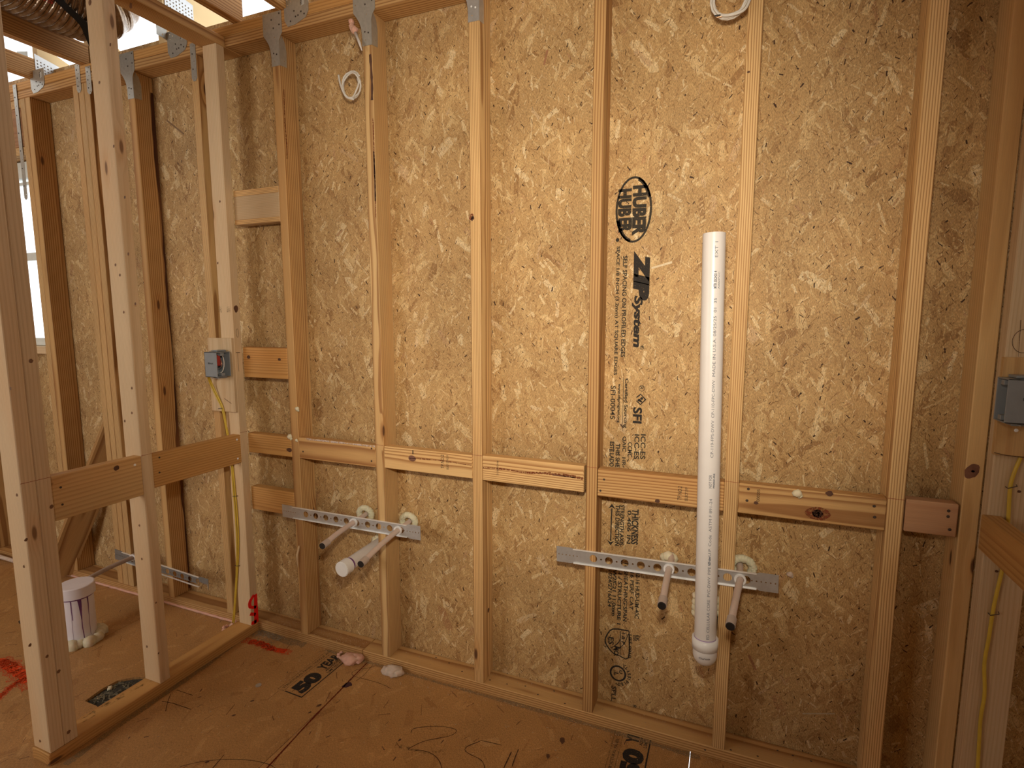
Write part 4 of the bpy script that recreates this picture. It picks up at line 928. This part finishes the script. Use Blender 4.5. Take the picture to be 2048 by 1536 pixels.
# ================================================================== ELECTRICAL
def elec_box(x0, x1, y0, y1, z0, z1, openx, label, wires):
    t = empty('electrical_box', ((x0 + x1) / 2, (y0 + y1) / 2, z0)); th = .0028; s = 1 if openx > 0 else -1
    back = x0 if s > 0 else x1
    boxo('box_back', (min(back, back + s * th), y0, z0), (max(back, back + s * th), y1, z1), BOXG, t, .0008)
    boxo('box_side', (x0, y0, z0), (x1, y0 + th, z1), BOXG, t, .0008); boxo('box_side', (x0, y1 - th, z0), (x1, y1, z1), BOXG, t, .0008)
    boxo('box_end', (x0, y0, z0), (x1, y1, z0 + th), BOXG, t, .0008); boxo('box_end', (x0, y0, z1 - th), (x1, y1, z1), BOXG, t, .0008)
    ox = x1 if s > 0 else x0
    for z in (z0 + .004, z1 - .016): boxo('screw_boss', (min(ox, ox - s * .02), y0 + .020, z), (max(ox, ox - s * .02), y0 + .036, z + .012), BOXG, t, .001)
    for z in (z1 + .001, z0 - .007):
        boxo('nail_bracket', (x0 + .018, y1 - .045, z), (x0 + .052, y1 - .004, z + .006), BOXG, t, .001)
        cyl('nail', (x0 + .03, y0 - .0, z + .003), (x0 + .03, y1 + .02, z + .003), .0015, STEEL2, t, 8)
    lettering('moulded_text', [('18.0 cu in', (x0 + x1) / 2 - .014, (z0 + z1) / 2 + .002, .028, .007, .03)], frame((0, y0 - .0006, 0), (1, 0, 0), (0, 0, 1)), plain('dark_mould', (.03, .03, .035)), t)
    if wires:
        xm = x1 - .006; ym = (y0 + y1) / 2
        tube('white_wire', [(x0 + .01, ym + .01, z1 - .01), (xm - .01, ym + .008, z1 - .015), (xm, ym + .006, z1 - .05), (xm - .004, ym - .004, z0 + .018), (x0 + .02, ym - .015, z0 + .012)], .0019, WHC, t, 8)
        tube('bare_wire', [(x0 + .01, ym, z1 - .01), (xm - .006, ym - .004, z1 - .03), (xm - .002, ym - .006, z0 + .04), (x0 + .02, ym - .01, z0 + .03)], .0012, COPPER, t, 6)
        bm = bmesh.new(); addbox(bm, (x0 + .02, y0 + .006, z1 - .056), (x1 - .012, y0 + .030, z1 - .012), .003); obj('red_tape', bm, REDC, t)
    return tag(t, label, 'electrical box', 'grey plastic electrical boxes')
mb = boxo('mounting_board', (-.783, -.051, .981), (-.6485, -.0388, 1.286), SPRUCE, part, .001); mb.color = (.5, .98, .45, 1)
mb2 = boxo('mounting_board', (RX - .006, -.051, 1.042), (RX + .17, -.0388, 1.276), GOLD, rt, .001); mb2.color = (.52, .98, .40, 1)
MBM = frame((0, -.0517, 0), (1, 0, 0), (0, 0, 1))
shape('pencil_mark', stroke([sp((-0.707, -0.051, 1.036)), sp((-0.669, -0.051, 1.017))], .003, 1), MBM, PENCIL, mb)
nails(mb2, [sp((1.864, -0.051, 1.104))], .0045, MBM, GLINT, 'bright_nail')
shape('pencil_mark', stroke([(RX - .005, 1.047), (RX + .04, 1.041), (RX + .17, 1.041)], .0022, 4), MBM, PENCIL, mb2)
elec_box(-.728, -.660, -.1150, -.0515, 1.132, 1.232, 1, 'grey electrical box with red and white wires beside the yellow cables', True)
elec_box(1.818, 1.905, -.108, -.0515, 1.128, 1.230, -1, 'grey electrical box cut off by the right edge', False)
def cable(name, pts, r, mat, label, group, flat=1.0, n=8):
    o = tube(name, pts, r, mat, None, n, 8); return tag(o, label, 'cable', group)
YP = [(-0.745, -0.085, 1.132), (-0.756, -0.065, 1.096), (-0.735, -0.056, 1.039), (-0.715, -0.054, 0.996), (-0.709, -0.05, 0.935), (-0.704, -0.043, 0.848), (-0.696, -0.042, 0.752), (-0.691, -0.042, 0.644), (-0.687, -0.042, 0.513), (-0.691, -0.042, 0.401), (-0.706, -0.042, 0.285), (-0.725, -0.042, 0.167), (-0.738, -0.043, 0.083), (-0.747, -0.043, 0.032)]
cable('yellow_cable', YP, .0030, YEL, 'yellow cable dropping from the left box to the floor, right of its twin', 'yellow cables stapled down the corner stud')
cable('yellow_cable', [(p[0] - .0085 - .003 * math.sin(i), p[1] + .0005, p[2]) for i, p in enumerate(YP)], .0030, YEL, 'yellow cable dropping from the left box to the floor, left of its twin', 'yellow cables stapled down the corner stud')
YR = [(1.895, -0.05, 1.107), (1.884, -0.043, 1.051), (1.872, -0.043, 0.998), (1.868, -0.043, 0.963), (1.87, -0.043, 0.907), (1.873, -0.043, 0.832), (1.871, -0.043, 0.761), (1.866, -0.043, 0.702), (1.862, -0.043, 0.646), (1.86, -0.043, 0.576), (1.857, -0.043, 0.505), (1.864, -0.043, 0.425), (1.862, -0.043, 0.352), (1.867, -0.043, 0.219), (1.867, -0.043, 0.156)]
cable('yellow_cable', YR, .0042, YEL, 'yellow cable stapled down the stud at the right edge', 'yellow cable on the right')
for i, q in enumerate(((-0.724, -0.052, 0.993), (-0.688, -0.04, 0.617), (-0.702, -0.04, 0.305))):
    pts = [(q[0] - .013, q[1], q[2]), (q[0] - .012, q[1] - .0085, q[2]), (q[0] + .007, q[1] - .0085, q[2] + .003), (q[0] + .009, q[1], q[2] + .003)]
    tube('staple', pts, .0011, NAIL, part, 6, 0, False)
for q in ((1.87, -0.04, 0.965), (1.864, -0.04, 0.64)):
    pts = [(q[0] - .010, q[1], q[2] - .002), (q[0] - .009, q[1] - .010, q[2] - .003), (q[0] + .008, q[1] - .010, q[2] + .004), (q[0] + .010, q[1], q[2] + .005)]
    tube('staple', pts, .0011, NAIL, rt, 6, 0, False)
# white coils of wire hung on staples
def coil(cx_, cz_, y, rx, rz, turns, tail, label, r=.0030, rot=.6):
    pts = []; n = turns * 18
    for i in range(n + 1):
        a = 2 * math.pi * i / 18 + rot; k = 1 - .16 * (i / n) + .06 * math.sin(i * .37)
        pts.append((cx_ + rx * k * math.cos(a) + .002 * math.sin(i * .21), y - .004 - .006 * (i / n) * math.sin(i * .9) - .004 * (i // 18), cz_ + rz * k * math.sin(a) - .006 * (i / n)))
    t = empty('wire_coil', (cx_, y, cz_)); bm = bmesh.new(); sweep(bm, pts, r, 8); obj('wire_loops', bm, WHC, t, True)
    tube('wire_end', tail, r * 1.15, WHC, t, 8); return tag(t, label, 'wire', 'coils of white wire hung on studs'), t
coil(-.044, 2.176, -.004, .040, .046, 3, [(-0.104, -0.004, 2.222), (-0.092, -0.008, 2.182), (-0.067, -0.014, 2.141), (-0.035, -0.012, 2.128)], 'white wire coil hung beside the second stud right of the corner')
_, tc = coil(1.186, 2.208, -.004, .047, .052, 4, [(1.165, -0.02, 2.166), (1.19, -0.024, 2.16), (1.221, -0.022, 2.167), (1.234, -0.016, 2.192), (1.237, -0.012, 2.218)], 'white wire coil hung at the top of the stud above the tall pipe', rot=1.1)
q = (1.165, -0.02, 2.166); cyl('black_core', (q[0] + .004, q[1], q[2] + .001), (q[0] - .016, q[1], q[2] + .002), .0017, BLACK, tc, 8); cyl('copper_core', (q[0] + .004, q[1], q[2] - .003), (q[0] - .010, q[1], q[2] - .003), .0016, COPPER, tc, 8)
t = empty('foam_plug', (-0.038, 0, 2.361)); foam('foam', [(-0.044, 0, 2.388) + (.010,), (-0.041, -0.002, 2.373) + (.010,), (-0.029, -0.004, 2.357) + (.013,), (-0.036, -0.003, 2.364) + (.012,)], FOAMP, parent=t, amp=.3)
bm = bmesh.new(); sweep(bm, [(-0.022, -0.008, 2.345), (-0.001, -0.016, 2.305), (0.011, -0.02, 2.277)], [.0052, .0046, .0015], 12); obj('white_tip', bm, PVC, t, True)
tag(t, 'pink foam plug with a white pointed tip below the top plate', 'foam')

# ================================================================== LEANING BRACE
A_ = Vector((-1.607, 0.02, 0.881)); B_ = Vector((-1.942, -0.075, 0.204)); td = (A_ - B_).normalized(); lo_ = B_ - td * ((B_.z - .045) / td.z)
A_ = A_ + td * .10
nw = Vector((.62, -.42, -.60)); nw = (nw - td * nw.dot(td)).normalized(); ne = td.cross(nw).normalized()
if ne.x > 0: ne = -ne
Wd = .118; Th = .036; bm = bmesh.new()
cn = (A_ + lo_) / 2 - ne * (Wd / 2) ; addbox(bm, (-Th / 2, -Wd / 2, -(A_ - lo_).length / 2), (Th / 2, Wd / 2, (A_ - lo_).length / 2), .002)
br = obj('brace_board', bm, PINE2); Mx = Matrix((nw, ne, td)).transposed().to_4x4(); Mx.translation = cn; br.matrix_basis = Mx
br.color = (.1, .5, .25, 1); tag(br, 'leaning brace board with a pale edge behind the left partition', 'board')

# ================================================================== FLOOR MARKS AND DEBRIS
def fl(name, polys, mat): return shape(name, polys, FLOORM, mat, floor)
fl('chalk_line', stroke(f2((-0.061, -0.012, 0), (-0.057, -0.124, 0), (-0.053, -0.186, -0), (-0.045, -0.35, 0), (-0.029, -0.539, 0), (-0.011, -0.731, 0)), .0075, 5), CHALKB)
fl('spray_mark', stroke(f2((-0.616, -0.084, 0), (-0.558, -0.075, 0), (-0.483, -0.086, 0), (-0.418, -0.078, 0)), .036, 5), SPRAY); fl('spray_overspray', stroke(f2((-0.645, -0.084, 0), (-0.559, -0.08, 0), (-0.474, -0.087, 0), (-0.391, -0.078, 0)), .046, 5), SPRAYE)
fl('spray_mark', stroke(f2((-1.472, -0.573, 0), (-1.389, -0.56, 0), (-1.29, -0.57, 0), (-1.179, -0.585, 0)), .055, 5) , SPRAY); fl('spray_overspray', stroke(f2((-1.456, -0.58, 0), (-1.389, -0.56, 0), (-1.249, -0.582, 0), (-1.128, -0.594, 0)), .095, 5), SPRAYE)
fl('spray_mark', stroke(f2((-1.217, -0.569, 0), (-1.211, -0.616, -0), (-1.188, -0.66, 0), (-1.165, -0.704, 0)), .022, 5), SPRAY); fl('spray_overspray', stroke(f2((-1.217, -0.569, 0), (-1.211, -0.616, -0), (-1.188, -0.66, 0), (-1.165, -0.704, 0)), .045, 5), SPRAYE)
def pen(pts, w=.0030, mat=PENCIL): fl('pencil_mark', stroke(pts, w, 6), mat)
pen(f2((0.303, -0.264, 0), (0.301, -0.246, 0), (0.332, -0.224, 0), (0.378, -0.203, 0), (0.421, -0.195, 0), (0.44, -0.202, 0), (0.429, -0.227, 0), (0.39, -0.257, 0), (0.359, -0.283, 0), (0.335, -0.32, 0), (0.336, -0.328, 0), (0.354, -0.321, 0), (0.395, -0.313, 0), (0.43, -0.32, 0), (0.46, -0.341, 0), (0.482, -0.372, 0)))
pen(f2((0.531, -0.211, 0), (0.503, -0.245, 0), (0.503, -0.263, 0), (0.525, -0.271, 0), (0.559, -0.276, 0), (0.58, -0.288, 0), (0.597, -0.315, 0))); pen(f2((0.531, -0.207, 0), (0.563, -0.203, 0), (0.602, -0.2, 0)), .0034)
pen(f2((0.642, -0.213, 0), (0.643, -0.247, 0), (0.644, -0.279, 0), (0.649, -0.304, 0)), .0045); pen(f2((0.659, -0.195, 0), (0.661, -0.229, 0), (0.665, -0.264, 0)), .0045)
pen(f2((-0.607, -0.473, 0), (-0.563, -0.465, 0), (-0.474, -0.462, 0)), .0035); pen(f2((-0.615, -0.433, 0), (-0.587, -0.465, 0), (-0.547, -0.502, 0)), .0030); pen(f2((-0.616, -0.411, 0), (-0.572, -0.41, 0), (-0.533, -0.409, 0)), .0026)
pen(f2((-0.279, -0.648, 0), (-0.239, -0.612, 0), (-0.175, -0.576, 0), (-0.1, -0.549, 0), (-0.029, -0.539, 0), (0.021, -0.549, 0)), .0026)
pen(f2((-0.014, -0.01, 0), (-0.034, -0.038, 0), (-0.063, -0.056, 0), (-0.077, -0.078, 0), (-0.071, -0.095, 0), (-0.047, -0.101, 0), (0.015, -0.098, 0), (0.073, -0.099, 0), (0.117, -0.108, 0)), .0024); pen(f2((-0.031, -0.02, 0), (-0.026, -0.08, -0), (-0.032, -0.12, 0)), .0024)
pen(f2((-0.181, -0.617, 0), (-0.187, -0.591, 0), (-0.193, -0.564, 0)), .003); pen(f2((-0.337, -0.435, 0), (-0.345, -0.407, 0), (-0.353, -0.384, 0)), .003); pen(f2((0.36, -0.119, 0), (0.372, -0.084, 0), (0.386, -0.054, 0)), .003, STAIN)
fl('purple_spill', [oval(*f2((-0.046, -0.15, 0))[0], .020, .012, 18, .5, .9)], plain('dark_purple_spill', (.055, .018, .03), .5))
for q, r in (((-0.308, -0.349, 0), .0045), ((-0.309, -0.426, 0), .0045), ((-0.069, -0.276, 0), .006), ((-0.075, -0.316, 0), .004), ((0.778, -0.105, 0), .009), ((0.755, -0.184, 0), .006), ((0.286, -0.304, 0), .004), ((-0.217, -0.603, 0), .004)): fl('floor_mark', [oval(q[0], q[1], r * 1.8, r * .8, 10, .6, 1.0 + q[0])], KNOTM)
fl('stain', stroke(f2((0.283, -0.328, 0), (0.354, -0.321, 0), (0.448, -0.294, 0)), .028, 4), STAIN); fl('stain', stroke(f2((-0.773, -0.495, 0), (-0.786, -0.531, 0)), .02, 3), STAIN)
fl('dust', stroke(f2((-0.628, -0.004, 0), (-0.508, -0.02, 0), (-0.377, -0.014, -0)), .05, 4), DUST); fl('dust', stroke(f2((-0.676, -0.024, 0), (-0.639, -0.296, 0), (-0.631, -0.57, 0), (-0.614, -0.776, 0)), .030, 8), DUST)
fl('dust', stroke(f2((-0.275, -0.01, 0), (0.312, -0.011, 0), (0.793, -0.008, 0), (1.198, -0.013, 0)), .02, 8), DUST)
bpy.data.objects['dust'].location.z += .0002
shape('stain', stroke([(-.70, -.42), (-.715, -.56), (-.71, -.70)], .03, 5), frame((0, 0, .0386), (1, 0, 0), (0, 1, 0)), STAIN, part)
# printed warranty labels on the subfloor
def label50(o, ang, s):
    ca, sa = math.cos(ang), math.sin(ang)
    M = Matrix.Translation((o[0], o[1], .0006)) @ Matrix.Rotation(ang, 4, 'Z') @ Matrix.Scale(s, 4)
    R_ = lambda a, b, c_, d_: [(a, b), (c_, b), (c_, d_), (a, d_)]
    shape('printed_frame', [R_(0, 0, 1.4, .018), R_(0, 0, .018, .34)], M, INKD, floor)
    shape('printed_frame', [R_(0, .36, 1.4, .368), R_(0, .47, 1.4, .478), R_(0, .36, .008, .478)], M, INKF, floor)
    lettering('printed_text', [('50', .07, .045, .46, .27, .075), ('YEAR', .62, .15, .40, .165, .04)], M, INKD, floor)
    lettering('printed_text', [('ADVANCED SUBFLOOR', .62, .10, .62, .04, .03), ('LIMITED WARRANTY', .60, .035, .62, .05, .01), ('STRUCTURAL PANEL  TONGUE AND GROOVE', .05, .40, 1.3, .04)], M, INK, floor)
a = (-0.156, -0.27, 0); b = (-0.148, -0.067, 0); ang = math.atan2(b[1] - a[1], b[0] - a[0]); label50(a, ang, .245)
a = (1.047, -0.115, 0); b = (1.047, -0.005, 0); ang = math.atan2(b[1] - a[1], b[0] - a[0]); label50((a[0] - .07 * math.cos(ang), a[1] - .07 * math.sin(ang)), ang, .245)
# pale plastic knockout disc, sawdust and wood crumbs
o = cyl('plastic_disc', (-0.355, -0.278, 0), tuple(Vector((-0.355, -0.278, 0)) + Vector((0, 0, .0022))), .0105, plain('pale_plastic', (.42, .36, .30), .4), None, 24); tag(o, 'small pale plastic disc lying on the subfloor', 'disc')
o = foam('foam_crumb', [tuple((-0.862, -0.493, -0.006)) + (.009,)], FOAMW, 'small cream foam crumb in the floor hole', amp=.5)
def crumbs(n, region, zf, name, lab, mat, size=(.001, .004), seed=3):
    rnd = random.Random(seed); bm = bmesh.new()
    for i in range(n):
        x, y = region(rnd); a = rnd.uniform(0, 3.14); l = rnd.uniform(*size); w = l * rnd.uniform(.2, .6); h = rnd.uniform(.0006, .002); z = zf + .0002
        dx, dy = math.cos(a), math.sin(a)
        vs = [bm.verts.new((x + sx * l * dx - sy * w * dy, y + sx * l * dy + sy * w * dx, z)) for sx, sy in ((-1, -.6), (1, -1), (.8, 1), (-.9, .7))]
        tpv = bm.verts.new((x, y, z + h))
        for k in range(4): bm.faces.new((vs[k], vs[(k + 1) % 4], tpv))
    o = stuff(obj(name, bm, mat)); return tag(o, lab, 'debris')
SAW = plain('sawdust', (.52, .36, .20), .8, 0, .2)
crumbs(900, lambda r: (r.uniform(-1.9, 1.9), -abs(r.gauss(0, .45))), .0007, 'sawdust', 'pale sawdust crumbs scattered over the subfloor', SAW)
crumbs(500, lambda r: (r.uniform(-1.2, 1.7), -.004 - abs(r.gauss(0, .018))), .0007, 'sawdust', 'line of sawdust along the foot of the bottom plate', SAW, (.0008, .003), 5)
crumbs(700, lambda r: (r.choice((r.uniform(-.37, -.1), r.uniform(-.64, -.42), r.uniform(.05, 1.7))), r.uniform(.002, .083)), .0382, 'sawdust', 'sawdust lying on top of the bottom plate between studs', SAW, (.0006, .0028), 6)
crumbs(450, lambda r: (r.uniform(-.645, -.50), -abs(r.gauss(0, .03)) - .001), .0010, 'sawdust', 'grey-brown dust heap in the corner of the plates', plain('grey_sawdust', (.30, .23, .15), .9, 0, .3), (.001, .0035), 8)
